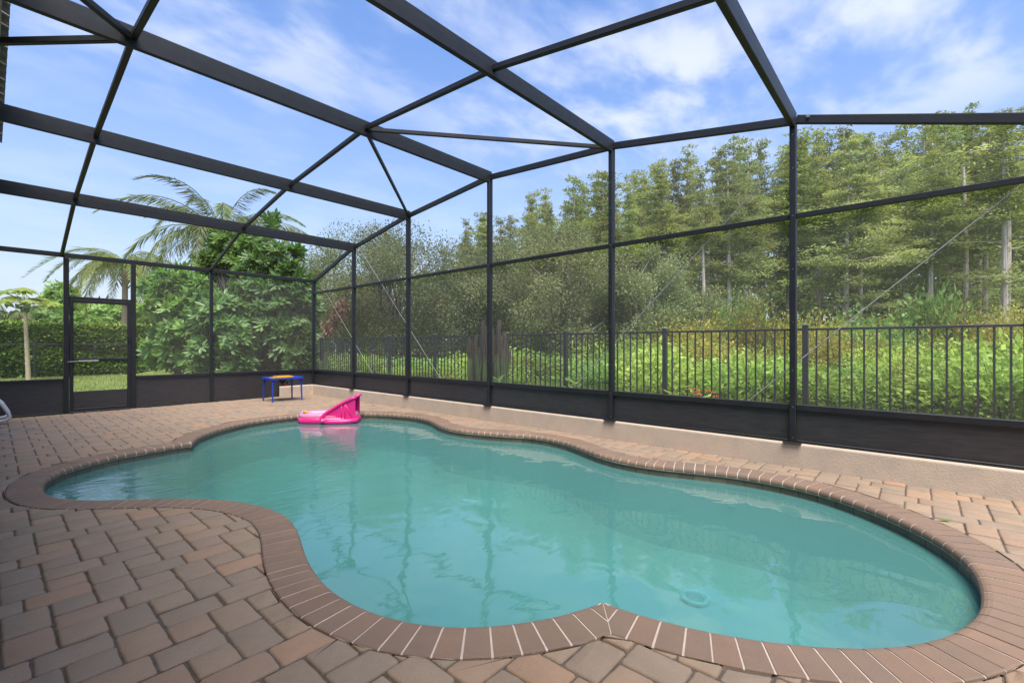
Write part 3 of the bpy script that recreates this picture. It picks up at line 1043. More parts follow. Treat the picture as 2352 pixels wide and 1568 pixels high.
# door wall
DX0, DX1 = .932, 1.900
LW = [XH, DX0, DX1, 3.254, XW]
ZE = YB[0][1]
for i, x in enumerate(LW[:-1]):
    w = .075 if i in (1, 2) else .06
    MB().box((x - w / 2, YW - .04, .0), (x + w / 2, YW + .04, ZE - .043), .005).build('wall_post', FRAME, cage)
for a, b, door in ((XH, DX0, 0), (DX0, DX1, 1), (DX1, 3.254, 0), (3.254, XW, 0)):
    x0, x1 = a + .04, b - .04
    yq = YW + .016
    if door:
        MB().box((x0, YW - .03, 2.112), (x1, YW + .03, 2.165), .004).build('door_header', FRAME, cage)
        MB().box((x0, YW - .045, -.02), (x1, YW + .11, .024), .004).build('threshold', FRAME, cage)
        MB().add([(x0, yq, 2.165), (x1, yq, 2.165), (x1, yq, ZE - .04), (x0, yq, ZE - .04)], [(0, 1, 2, 3)]).build('screen_panel', SCREEN, cage)
        continue
    z0 = SZ if a > 3 else 0.0
    MB().box((x0, YW - .028, ZKL - .058), (x1, YW + .028, ZKL), .004).build('chair_rail', FRAME, cage)
    if a > 3:
        MB().box((x0, YW - .026, .002), (sx0 - .004, YW + .026, .03), .004).build('sill_rail', FRAME, cage)
        MB().box((x0, YW + .002, .032), (sx0 - .004, YW + .014, ZKL - .06)).build('kick_panel', KICK, cage)
        MB().box((sx0 + .012, YW + .002, SZ + .004), (x1, YW + .014, ZKL - .06)).build('kick_panel', KICK, cage)
        MB().box((sx0 - .014, YW - .026, .03), (sx0 - .004, YW + .0, ZKL - .06), .003).build('wall_post', FRAME, cage)
    else:
        MB().box((x0, YW - .026, .002), (x1, YW + .026, .03), .004).build('sill_rail', FRAME, cage)
        MB().box((x0, YW + .002, .032), (x1, YW + .014, ZKL - .06)).build('kick_panel', KICK, cage)
    MB().add([(x0, yq, ZKL), (x1, yq, ZKL), (x1, yq, ZE - .04), (x0, yq, ZE - .04)], [(0, 1, 2, 3)]).build('screen_panel', SCREEN, cage)
# the screen door: a part with its own pieces
d0, d1 = DX0 + .042, DX1 - .042
yd0, yd1 = YW - .035, YW - .002
door = MB()
door.box((d0, yd0, .03), (d0 + .055, yd1, 2.108), .004)
door.box((d1 - .055, yd0, .03), (d1, yd1, 2.108), .004)
door.box((d0 + .055, yd0, 2.052), (d1 - .055, yd1, 2.108), .004)
door.box((d0 + .055, yd0, .03), (d1 - .055, yd1, .075), .004)
door.box((d0 + .055, yd0, .95), (d1 - .055, yd1, 1.012), .004)
do = door.build('screen_door', FRAME, cage)
do['label'] = 'screen door with a crossbar and low kick panel'
MB().box((d0 + .056, YW - .022, .075), (d1 - .056, YW - .012, .40)).build('kick_panel', KICK, do)
for (za, zb_) in ((.40, .95), (1.012, 2.052)):
    yq = YW - .016
    MB().add([(d0 + .055, yq, za), (d1 - .055, yq, za), (d1 - .055, yq, zb_), (d0 + .055, yq, zb_)], [(0, 1, 2, 3)]).build('door_screen', SCREEN, do)
cl = MB().tube([(d0 - .03, YW - .07, .955), (d0 + .02, YW - .06, .958), (d0 + .12, YW - .052, .962)], .008, 8)
cl.tube([(d0 + .12, YW - .052, .962), (d0 + .40, YW - .05, .966)], .017, 10)
cl.build('door_closer', SCREW, do, smooth=False)
MB().bar((d1 - .03, YW - .04, 1.38), (d1 - .03, YW - .075, 1.38), .02, .05, .004).box((d1 - .038, YW - .085, 1.33), (d1 - .022, YW - .07, 1.43), .004).build('handle', FRAME, do)
# steel brace cables (outside the screens)
xc = XW + .062
for (a, b) in (((-1.12, 3.04), (1.84, .25)), ((.90, 3.43), (4.18, .25)), ((9.74, 3.58), (6.38, .25)), ((11.60, 2.90), (8.67, .25))):
    MB().tube([(xc, a[0], a[1]), (xc, b[0], b[1])], .0055 if a[0] < 5 else .0038, 6).build('brace_cable', CABLE, cage)
MB().tube([(XW - .028, .845, 3.60), (XW - .042, .845, 3.60)], .017, 10).tube([(XW - .041, .845, 3.60), (XW - .048, .845, 3.60)], .009, 8).build('eye_bolt', SCREW, cage)

# ------------------------------------------------------------------ house (its eave shows at the left edge of the picture)
house = empty('house', (-1.5, 3.0, 0))
tag(house, 'house with grey tiled eave at the left edge', 'house')
MB().box((-7.0, -6.0, -.02), (-1.5, 10.3, 4.23)).build('wall', HSTUC, house)
EZ = 4.50
XE = .130
MB().box((-2.0, -6.0, EZ - .26), (XE - .06, 10.85, EZ - .22)).build('soffit', SOFFIT, house)
MB().box((XE - .085, -6.0, EZ - .22), (XE - .06, 10.85, EZ - .05)).build('fascia', SOFFIT, house)
SL = .42
roof = MB().add([(XE - .06, -6, EZ - .05), (XE - .06, 10.85, EZ - .05), (-4.2, 10.85, EZ - .05 + 4.2 * SL), (-4.2, -6, EZ - .05 + 4.2 * SL)], [(0, 1, 2, 3)]).build('roof', RTILE, house)
# barrel tiles: half pipes running up the slope
mbT = MB()
nseg = 7
for q in range(2):
    xx0, xx1 = (XE, -.42) if q == 0 else (-.36, -.80)
    z0, z1 = EZ - .045 - (XE - xx0) * -SL * 1 - 0, 0
    vs, fs = [], []
    for e, (xx, lift, rr) in enumerate(((xx0, .012, .105), (xx1, .0, .09))):
        zz = EZ - .05 + (XE - .06 - xx) * SL + .012 + lift
        for t in np.linspace(0, math.pi, nseg):
            vs.append((xx, rr * math.cos(t), zz + rr * .85 * math.sin(t)))
        for t in np.linspace(math.pi, 0, nseg):
            vs.append((xx, (rr - .014) * math.cos(t), zz - .014 + (rr - .014) * .85 * math.sin(t)))
    m = 2 * nseg
    for a in range(m):
        b_ = (a + 1) % m
        fs.append((a, b_, m + b_, m + a))
    fs += [tuple(range(m - 1, -1, -1)), tuple(range(m, 2 * m))]
    me = bpy.data.meshes.new('roof_tile'); me.from_pydata(vs, [], fs); me.materials.append(RTILE); me.update()
    for k in range(60):
        yy = 10.72 - k * .235
        mobj('roof_tile', me, house, tuple(Vector((0, yy, float(rng.normal(0, .004)))) - org(house)))

# ------------------------------------------------------------------ ground outside
def gz(x, y):
    """height of the ground outside the enclosure"""
    s = max(0.0, min(1.0, (x - 4.4) / 1.3)); s = s * s * (3 - 2 * s)
    z = -.055 + .275 * s
    t = max(0.0, min(1.0, (x - 9.5) / 7.0)); t = t * t * (3 - 2 * t)
    return z - .45 * t
gx = np.unique(np.r_[np.linspace(-300, -10, 12), -7.0, -3, 0, np.linspace(3, XW + .14, 5), np.linspace(6, 20, 15), np.linspace(24, 60, 7), np.linspace(80, 400, 6)])
gy = np.unique(np.r_[np.linspace(-300, -10, 8), -6.0, -2, 2, 6, 9, YW + .12, np.linspace(13, 32, 11), np.linspace(36, 70, 6), np.linspace(100, 500, 6)])
V = [(x, y, gz(x, y)) for x in gx for y in gy]
F = []
ny = len(gy)
for i in range(len(gx) - 1):
    for j in range(ny - 1):
        mx, my = (gx[i] + gx[i + 1]) / 2, (gy[j] + gy[j + 1]) / 2
        if -7.0 < mx < XW + .14 and -6.0 < my < YW + .12:
            continue
        F.append((i * ny + j, (i + 1) * ny + j, (i + 1) * ny + j + 1, i * ny + j + 1))
ground = MB().add(V, F).build('ground', GRASSG)
tag(ground, 'grassy ground outside the pool cage', kind='structure')

# ------------------------------------------------------------------ foliage helpers
def unit(v):
    return v / (np.linalg.norm(v, axis=1)[:, None] + 1e-9)
def leaf_arrays(P, A, L, W, gen, fold=False, nrm=None):
    """rhombic (or folded six-point) leaves at P, pointing along A"""
    n = len(P)
    A = unit(A)
    if nrm is None:
        nrm = gen.normal(0, 1, (n, 3))
    B = unit(np.cross(A, nrm))
    C = np.cross(A, B)
    L = np.broadcast_to(np.asarray(L, float), (n,))[:, None]
    W = np.broadcast_to(np.asarray(W, float), (n,))[:, None]
    if not fold:
        V = np.stack([P, P + A * L * .45 + B * W * .5, P + A * L, P + A * L * .45 - B * W * .5], 1).reshape(-1, 3)
        i = np.arange(n)[:, None] * 4
        return V, i + np.array([[0, 1, 2, 3]])
    up = C * W * .18
    V = np.stack([P, P + A * L * .3 + B * W * .42 + up, P + A * L * .68 + B * W * .40 + up, P + A * L,
                  P + A * L * .68 - B * W * .40 + up, P + A * L * .3 - B * W * .42 + up], 1).reshape(-1, 3)
    i = np.arange(n)[:, None] * 6
    F = np.concatenate([i + np.array([[0, 1, 2, 3]]), i + np.array([[0, 3, 4, 5]])])
    return V, F
def leaf_mesh(name, mat, *arrs):
    Vs, Fs, n = [], [], 0
    for V, F in arrs:
        Vs.append(V); Fs.append(F + n); n += len(V)
    return mesh_np(name, np.concatenate(Vs), [np.concatenate(Fs)], mat)
def ball(n, gen, shell=.5):
    d = unit(gen.normal(0, 1, (n, 3)))
    r = gen.uniform(shell ** 3, 1, n) ** (1 / 3)
    return d * r[:, None]
def limb(mb, a, b, r0, r1, gen, n=5, wob=.06, seg=5):
    a, b = np.array(a, float), np.array(b, float)
    L = np.linalg.norm(b - a)
    pts, rs = [], []
    off = gen.normal(0, wob * L, 3) * (1, 1, .5)
    for k in range(seg + 1):
        t = k / seg
        pts.append(tuple(a + (b - a) * t + off * math.sin(math.pi * t)))
        rs.append(r0 + (r1 - r0) * t)
    mb.tube(pts, rs, n)
    return pts

def cypress(seed, H=15.0, fresh=False, spread=2.3, n=60, first=.35, leafmat_=None):
    """tall forest tree: straight trunk, open limbs, feathery clumps, ragged round top"""
    g = np.random.default_rng(seed)
    t = MB()
    lean = g.normal(0, .02 * H, 2)
    def axis(z):
        f = z / H
        return np.array([lean[0] * f * f, lean[1] * f * f, z])
    t.tube([tuple(axis(z)) for z in np.linspace(-.3, H * .95, 9)], [.19 * H / 15 * (1 - .78 * f) * (1.3 if f < .05 else 1) for f in np.linspace(0, 1, 9)], 7)
    P, A = [], []
    for k in range(n):
        f = first + (1 - first) * ((k + g.uniform(0, 1)) / n) ** 1.05
        z = H * f
        prof = min(1.0, ((1 - f) / (.75 if seed % 2 else .5)) ** .9) * (.7 + .3 * min(1, (f - first) / .2)) * (.8 + .3 * math.sin(f * 23 + seed))
        R = max(.12, spread * 1.45 * prof * g.uniform(.2, 1.45))
        th = g.uniform(0, 2 * math.pi)
        a = axis(z)
        b = a + np.array([math.cos(th) * R, math.sin(th) * R, R * g.uniform(-.2, .6)])
        t.tube([tuple(a), tuple((a + b) / 2 + (0, 0, .06 * R)), tuple(b)], [.03, .02, .007], 4, caps=False)
        for q in range(int(2 + 2.4 * R)):
            s_ = g.uniform(.3, 1.12)
            c = a + (b - a) * s_ + g.normal(0, 1, 3) * (.2, .2, .12)
            m = int((60 + 50 * g.uniform()) * (.35 + .65 * min(1.0, (1 - f) / .35)))
            w = g.uniform(.2, .52) * (.35 + .65 * min(1.0, (1 - f) / .35))
            off = g.normal(0, .5, (m, 3)) * (w * 1.35, w * 1.35, w * .32)
            P.append(c + off)
            A.append(unit(off) * (1, 1, .5) + (b - a) * .4 + g.normal(0, .5, (m, 3)))
    P2, A2 = [], []
    for k in range(20):                                 # thin lower sprays hanging on the bare trunk
        f = g.uniform(.12, first + .1)
        a = axis(H * f); th = g.uniform(0, 6.28); R = g.uniform(.6, 2.0)
        b = a + np.array([math.cos(th) * R, math.sin(th) * R, R * .05])
        t.tube([tuple(a), tuple(b)], [.022, .006], 4, caps=False)
        m = 120
        P2.append(a + (b - a) * g.uniform(.25, 1.1, (m, 1)) + g.normal(0, 1, (m, 3)) * (.34, .34, .12)); A2.append(g.normal(0, 1, (m, 3)) * (1, 1, .35))
    P, A = map(np.concatenate, (P, A))
    P2, A2 = map(np.concatenate, (P2, A2))
    lower = leaf_mesh('lower_boughs', L_CYPB, leaf_arrays(P2, A2, g.uniform(.10, .26, len(P2)), .09, g, nrm=np.c_[g.normal(0, .7, (len(P2), 2)), np.ones(len(P2))]))
    Ls = g.uniform(.09, .24, len(P)); Ws = Ls * g.uniform(.25, .45, len(P))
    crown = leaf_mesh('crown', leafmat_ or (L_CYPB if fresh else L_CYP), leaf_arrays(P, A, Ls, Ws, g))
    return t, crown, lower
def tree_thing(name, loc, trunk_mb, crown_me, barkm, rz=0, scale=1):
    r = empty(name, loc, rz)
    r.scale = (scale, scale, scale)
    o = trunk_mb.build('trunk', barkm, r, local=True)
    mobj('crown', crown_me, r)
    return r

# ------------------------------------------------------------------ the woods beyond the fence
protos_c = []
for k in range(6):
    t, c, lo = cypress(100 + k, H=15, fresh=(k in (1, 4)), spread=(1.9, 2.2, 1.5, 2.0, 2.3, 1.7)[k], n=(56, 50, 46, 58, 50, 48)[k], first=(.50, .42, .60, .48, .44, .62)[k])
    tm = t.build('trunk_proto', (BARKP, BARKP, BARK, BARKP, BARKP, BARKP)[k])
    me = tm.data
    bpy.data.objects.remove(tm)
    protos_c.append((me, c, lo))
def forest_top(u):
    """how high the tree line stands in the picture, read along its width"""
    us = [700, 760, 860, 950, 1010, 1090, 1160, 1240, 1310, 1400, 1500, 1600, 1700, 1800, 1880, 1940, 2000, 2060, 2120, 2200, 2280, 2352, 2500]
    vs = [560, 520, 510, 500, 520, 490, 478, 430, 420, 400, 372, 350, 322, 322, 318, 300, 320, 300, 285, 262, 250, 238, 225]
    return np.interp(u, us, vs)
def bay(u):
    if u < 1405:
        return 'left of the middle post'
    if u < 1822:
        return 'between the two tallest posts'
    return 'right of the rightmost post'
spots = []
g = np.random.default_rng(41)
for row, (d0, n, jit) in enumerate(((20, 22, 1.6), (26, 30, 2.0), (34, 30, 2.5))):
    for k in range(n):
        u = 1040 + (2480 - 1040) * (k + g.uniform(.1, .9)) / n
        d = d0 + g.normal(0, jit) + (3 if u < 1300 else 0)
        spots.append((u, d, row))
pale = []
for i, (u, d, row) in enumerate(spots):
    k = int(g.integers(0, 6))
    x, y, _ = at(u, d)
    top = forest_top(u) - 20 + abs(g.normal(0, 24)) + (0, 0, 12)[row] + (40 if row == 0 and g.uniform() < .5 else 0)
    H = height_at(top, d) - gz(x, y)
    r = empty('forest_tree', (x, y, gz(x, y) - .05), float(g.uniform(0, 6.28)))
    s = H / 15
    wx = s * float(g.uniform(.7, 1.15)) * (1.15 if s < .8 else 1)
    r.scale = (wx, wx, s)
    mobj('trunk', protos_c[k][0], r)
    mobj('crown', protos_c[k][1], r)
    mobj('lower_boughs', protos_c[k][2], r)
    look = 'light green' if k in (1, 4) else 'olive green'
    tag(r, '%s feathery tree %s of the woods %s' % (look, ('at the front edge', 'in the middle', 'at the back')[row], bay(u)), 'tree', 'tall trees of the woods beyond the fence')
# pale bare trunks that stand out near the right edge
for (u, d, v, lean, rr, lab) in ((2312, 19, 300, .25, .17, 'tall pale barked tree with bare trunk nearest the right edge'),
                                 (2215, 20, 380, .1, .15, 'pale straight trunk left of the rightmost pale trunk'),
                                 (1624, 21, 520, .1, .13, 'slim pale trunk left of the tall post beside the oak'),
                                 (1995, 22, 520, -.1, .14, 'brown trunk under a gap of sky in the middle of the right woods')):
    x, y, _ = at(u, d)
    z0 = gz(x, y) - .05
    r = empty('bare_tree', (x, y, z0))
    H = height_at(v, d) - z0
    g = np.random.default_rng(int(u))
    t = MB()
    P = [(lean * f * f * 2 + .05 * math.sin(f * 7), .05 * math.cos(f * 5), H * f) for f in np.linspace(0, 1, 12)]
    t.tube(P, [rr * (1 - .7 * f) for f in np.linspace(0, 1, 12)], 8)
    tips = []
    for k in range(16):
        f = g.uniform(.15, .95)
        th = g.uniform(0, 6.28); R = g.uniform(.5, 1.6)
        a = np.array([lean * f * f * 2, 0, H * f]); b = a + (math.cos(th) * R, math.sin(th) * R, g.uniform(-.1, .35) * R)
        limb(t, a, b, .035, .008, g, 4, .08, 3)
        tips.append(b)
    t.build('trunk', BARKP if 'pale' in lab else BARK, r, local=True)
    P, A = [], []
    for b in tips:
        m = 70
        P.append(b + g.normal(0, 1, (m, 3)) * (.45, .45, .16)); A.append(g.normal(0, 1, (m, 3)) * (1, 1, .3))
    P, A = np.concatenate(P), np.concatenate(A)
    mobj('crown', leaf_mesh('crown', L_CYPB, leaf_arrays(P, A, g.uniform(.14, .3, len(P)), .09, g, nrm=np.c_[g.normal(0, .4, (len(P), 2)), np.ones(len(P))])), r)
    tag(r, lab, 'tree')

def oak(name, loc, H, RX, RY, seed, mat, nclus=46, per=420, low=.12, lsize=(.05, .115), label='', trunk_r=.22, sink=None):
    g = np.random.default_rng(seed)
    r = empty(name, loc)
    t = MB()
    fork = H * .28
    base = limb(t, (0, 0, -.2), (g.normal(0, .2), g.normal(0, .2), fork), trunk_r, trunk_r * .75, g, 8, .04, 4)
    P, A = [], []
    cs = ball(nclus, g, .55)
    for c in cs:
        zc = H * (low + (1 - low) * (.5 + .46 * c[2]))
        ex_ = g.uniform(.65, 1.22)
        q = np.array([c[0] * RX * ex_, c[1] * RY * ex_, zc * g.uniform(.86, 1.08)])
        sh = g.uniform(.45, 1.2)
        limb(t, base[-1] if zc > fork else base[-2], q * (.85, .85, .97), trunk_r * .34, .02, g, 5, .09, 4)
        m = int(per * sh)
        rr = np.array([RX * .30, RY * .30, H * .115]) * sh
        pp = q + ball(m, g, .1) * rr * g.uniform(.75, 1.15, (m, 1)) * 1.15
        P.append(pp)
        A.append(unit(pp - q) + g.normal(0, .8, (m, 3)))
    P, A = np.concatenate(P), np.concatenate(A)
    keep = P[:, 2] > .15
    P, A = P[keep], A[keep]
    Ls = g.uniform(*lsize, len(P))
    t.build('trunk', BARK, r, local=True)
    mobj('crown', leaf_mesh('crown', mat, leaf_arrays(P, A, Ls, Ls * .55, g)), r)
    tag(r, label, 'tree')
    return r
def place(u, d):
    x, y, _ = at(u, d)
    return (x, y, gz(x, y) - .03)
oak('oak_tree', place(905, 21), height_at(505, 21) - .2, 3.6, 3.4, 5, L_OAKD, 64, 1300, .06, label='dark olive oak filling the corner bays behind the fence')
oak('oak_tree', place(1085, 19), height_at(540, 19) - .2, 2.6, 2.6, 6, L_OAKD, 46, 1200, .08, label='grey green oak rising behind the cactus')
oak('oak_tree', place(1290, 16.5), height_at(520, 16.5) - .2, 2.5, 2.5, 8, L_OAK, 50, 1300, .10, label='loose grey green oak left of the tall middle post')
oak('oak_tree', place(1480, 17), height_at(545, 17) - .2, 1.9, 2.0, 9, L_OAK, 40, 1150, .14, label='small grey green oak right of the tall middle post')
oak('oak_tree', place(790, 24), height_at(500, 24) - .2, 2.6, 2.6, 10, L_OAKD, 40, 1100, .10, label='thin crowned oak behind the far corner of the cage')

# dead brown branch hanging in the oak
g = np.random.default_rng(77)
bx, by, _ = at(775, 15.5)
r = empty('dead_branch', (bx, by, 0))
t = MB()
za, zb_ = height_at(665, 15.5), height_at(765, 15.5)
tip0 = np.array([.45 * FY, -.45 * FX, za]); tip1 = np.array([-.35 * FY, .35 * FX, zb_])
limb(t, tip0, tip1, .03, .008, g, 5, .04, 4)
t.build('branch', BARKD, r, local=True)
s = g.uniform(.3, 1, 420)
P = tip0 + (tip1 - tip0) * s[:, None] + g.normal(0, 1, (420, 3)) * (.14, .14, .13)
mobj('leaves', leaf_mesh('leaves', L_DEAD, leaf_arrays(P, g.normal(0, .6, (420, 3)) + (0, 0, -1), g.uniform(.10, .2, 420), .06, g)), r)
tag(r, 'dead brown leafy branch hanging by the oak in the corner bay', 'branch')

# ------------------------------------------------------------------ shrubs between the fence and the woods
def shrub_proto(seed, mat, W=1.0, H=1.3, n=6000, lsize=(.045, .10), upright=.5):
    g = np.random.default_rng(seed)
    t = MB()
    P, A = [], []
    k = 30
    for q in range(k):
        c = ball(1, g, .2)[0]
        tip = np.array([c[0] * W, c[1] * W, H * (.55 + .42 * abs(c[2]) * g.uniform(.7, 1.1))])
        t.tube([(c[0] * .12, c[1] * .12, 0), tuple(tip * (.6, .6, .5)), tuple(tip)], [.014, .009, .004], 4, caps=False)
        m = n // k
        s = g.uniform(.12, 1.0, m)
        pp = tip * np.c_[s ** .6, s ** .6, s] + g.normal(0, 1, (m, 3)) * (.14 * W, .14 * W, .08 * H)
        P.append(pp)
        A.append(np.c_[g.normal(0, .7, (m, 2)) + c[:2] * .6, g.normal(upright, .5, m)])
    P, A = np.concatenate(P), np.concatenate(A)
    P[:, 2] = np.maximum(P[:, 2], .02)
    Ls = g.uniform(*lsize, len(P))
    tm = t.build('stems_proto', BARKD); sm = tm.data; bpy.data.objects.remove(tm)
    return sm, leaf_mesh('foliage', mat, leaf_arrays(P, A, Ls, Ls * .5, g))
SH = {'lime': [shrub_proto(200 + k, L_SHRUB, 1.0, 1.25, (7000, 4200, 2600)[k], ((.035, .07), (.05, .11), (.08, .16))[k]) for k in range(3)],
      'green': [shrub_proto(210 + k, L_SHRUBG, 1.0, 1.3, (6000, 3600, 2400)[k], ((.04, .08), (.06, .12), (.09, .18))[k]) for k in range(3)],
      'olive': [shrub_proto(220 + k, L_SHRUBO, 1.0, 1.6, upright=.7) for k in range(2)]}
SLAB = {'lime': 'lime green shrub beyond the black fence',
        'green': 'mid green shrub beyond the black fence',
        'olive': 'yellow olive shrub beyond the black fence'}
g = np.random.default_rng(303)
def shrub(u, d, kind, top, w):
    x, y, _ = at(u, d)
    if x < 7.35:
        return
    z = gz(x, y) - .02
    H = max(.4, height_at(top, d) - z)
    sm, fm = SH[kind][int(g.integers(len(SH[kind])))]
    r = empty('shrub', (x, y, z), float(g.uniform(0, 6.28)))
    hh = {'lime': 1.25, 'green': 1.3, 'olive': 1.6}[kind]
    r.scale = (w, w, H / hh)
    mobj('stems', sm, r)
    mobj('foliage', fm, r)
    tag(r, SLAB[kind] + ' ' + ('in the corner bays' if u < 1125 else bay(u)), 'shrub', kind + ' shrubs beyond the fence')
for k in range(30):                                    # near thicket
    u = 1180 + 1260 * (k + g.uniform(.1, .9)) / 30
    xd = g.uniform(7.9, 9.4)
    r0 = ray(u, HOR)[0]
    d = xd / r0
    top = np.interp(u, [1150, 1400, 1700, 1950, 2352], [850, 835, 830, 820, 800]) + g.normal(0, 24)
    shrub(u, d, ('lime' if g.uniform() < .9 else 'olive') if u > 1440 and g.uniform() < .85 else 'green', top, g.uniform(.65, 1.15))
for k in range(30):                                    # second rank
    u = 1100 + 1380 * (k + g.uniform(.1, .9)) / 30
    d = g.uniform(10.6, 13.5)
    top = np.interp(u, [1100, 1400, 1550, 1700, 2352], [825, 800, 775, 780, 750]) + g.normal(0, 18)
    shrub(u, d, str(g.choice(['lime', 'green', 'olive'], p=[.4, .3, .3])), top, g.uniform(.9, 1.3))
for k in range(22):                                    # olive rank by the trees
    u = 1480 + 1000 * (k + g.uniform(.1, .9)) / 22
    d = g.uniform(14, 18)
    top = 715 + g.normal(0, 22) - (20 if u > 2050 else 0)
    shrub(u, d, str(g.choice(['olive', 'green'], p=[.6, .4])), top, g.uniform(1.0, 1.5))
for k in range(14):                                    # in the corner bays, under the oak
    u = 700 + 480 * (k + g.uniform(.1, .9)) / 14
    d = g.uniform(12.5, 16.0)
    top = 815 + g.normal(0, 14)
    shrub(u, d, 'lime' if g.uniform() < .75 else 'green', top, g.uniform(.9, 1.3))

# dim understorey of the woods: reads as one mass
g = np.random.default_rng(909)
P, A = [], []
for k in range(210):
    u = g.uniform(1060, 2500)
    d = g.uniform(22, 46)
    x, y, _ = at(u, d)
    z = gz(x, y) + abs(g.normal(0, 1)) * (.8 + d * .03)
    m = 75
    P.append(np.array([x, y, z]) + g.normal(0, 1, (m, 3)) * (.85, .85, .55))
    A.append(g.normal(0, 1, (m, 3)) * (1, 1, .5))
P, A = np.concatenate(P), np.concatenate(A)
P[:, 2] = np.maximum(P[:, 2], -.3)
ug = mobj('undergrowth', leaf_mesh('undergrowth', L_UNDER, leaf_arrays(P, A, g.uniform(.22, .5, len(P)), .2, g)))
tag(ug, 'dim understorey filling the woods behind the trunks', 'undergrowth', kind='stuff')
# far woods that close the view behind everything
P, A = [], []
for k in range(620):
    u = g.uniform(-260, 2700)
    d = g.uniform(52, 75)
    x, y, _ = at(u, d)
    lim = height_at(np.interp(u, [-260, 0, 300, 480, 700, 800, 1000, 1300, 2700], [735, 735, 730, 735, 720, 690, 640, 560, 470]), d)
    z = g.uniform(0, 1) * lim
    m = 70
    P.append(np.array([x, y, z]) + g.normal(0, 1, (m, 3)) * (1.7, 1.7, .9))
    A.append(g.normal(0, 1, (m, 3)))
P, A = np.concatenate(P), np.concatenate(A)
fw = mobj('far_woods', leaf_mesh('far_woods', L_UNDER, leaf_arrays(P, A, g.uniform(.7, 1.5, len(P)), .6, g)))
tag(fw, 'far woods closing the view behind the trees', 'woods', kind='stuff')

# ------------------------------------------------------------------ fence
FXX = 6.9
fence = empty('fence', (FXX, 1.083, gz(FXX, 0)))
tag(fence, 'black aluminium picket fence running behind the long screen wall', 'fence')
STEP = 1.853
zt, z0 = 1.478, gz(FXX, 1)
pic = MB().box((-.0095, -.0095, z0 + .05), (.0095, .0095, zt - .03)).build('picket_proto', FENCE)
pm_ = pic.data; bpy.data.objects.remove(pic)
cp = MB().box((-.032, -.032, z0 - .05), (.032, .032, zt + .035), .003).build('post_proto', FENCE)
pom = cp.data; bpy.data.objects.remove(cp)
cc = MB().box((-.037, -.037, zt + .036), (.037, .037, zt + .05), .004).build('cap_proto', CAP)
ccm = cc.data; bpy.data.objects.remove(cc)
fo = org(fence)
for k in range(-2, 9):
    yk = {-1: -.83, -2: -2.72}.get(k, 1.083 + STEP * k)
    wd = {-1: 1.913, -2: 1.89}.get(k, STEP)
    p = mobj('post', pom, fence, (0, yk - fo.y, -fo.z))
    mobj('cap', ccm, p)
    if k == 8:
        break
    MB().box((FXX - .014, yk + .033, zt - .03), (FXX + .014, yk + wd - .033, zt), .003).build('top_rail', FENCE, fence)
    MB().box((FXX - .014, yk + .033, z0 + .10), (FXX + .014, yk + wd - .033, z0 + .13), .003).build('bottom_rail', FENCE, fence)
    for q in range(1, 16):
        mobj('picket', pm_, fence, (0, yk + wd * q / 16 - fo.y, -fo.z))

# ------------------------------------------------------------------ left garden: hedge, fence, papaya, palms, broadleaf trees
g = np.random.default_rng(55)
HX0, HX1, HY0, HY1, HH = -6.0, 6.6, 27.0, 28.4, 2.12
n = 30000
fx_ = g.uniform(HX0, HX1, n); hz = g.uniform(0, 1, n) ** .8 * HH
side = g.uniform(0, 1, n)
dep = HY0 + np.abs(g.normal(0, .12, n)) + .10 * np.sin(fx_ * 2.3) + .06 * np.sin(hz * 5 + fx_)
P1 = np.c_[fx_, dep, hz]
A1 = np.c_[g.normal(0, .7, n), g.normal(-.6, .4, n), g.normal(.1, .5, n)]
m = 9000
P2 = np.c_[g.uniform(HX0, HX1, m), g.uniform(HY0, HY1, m), HH - .12 + .07 * g.normal(0, 1, m)]
A2 = np.c_[g.normal(0, .6, (m, 2)), g.normal(.7, .4, m)]
hedge = empty('hedge', (0, HY0, 0))
tag(hedge, 'long clipped green hedge beyond the lawn at the left', 'hedge')
o0 = np.array([0, HY0, 0])
mobj('foliage', leaf_mesh('foliage', L_HEDGE, leaf_arrays(P1 - o0, A1, g.uniform(.12, .24, n), .12, g, True)), hedge)
mobj('top_leaves', leaf_mesh('top_leaves', L_HEDGET, leaf_arrays(P2 - o0, A2, g.uniform(.12, .22, m), .11, g, True)), hedge)  # lighter leaves spread over the hedge top
MB().box((HX0, HY0 + .3, -.05), (HX1, HY1, HH - .2)).build('inner_twigs', BARKD, hedge)
# low black fence in the hedge
gf = empty('garden_fence', (0, HY0 - .16, 0))
tag(gf, 'low black rail fence standing in front of the hedge', 'fence')
MB().box((-6, HY0 - .18, 1.28), (6.6, HY0 - .14, 1.33), .004).build('top_rail', FENCE, gf)
for k in range(8):
    MB().box((-6 + k * 1.8 - .025, HY0 - .185, -.05), (-6 + k * 1.8 + .025, HY0 - .135, 1.36), .004).build('post', FENCE, gf)

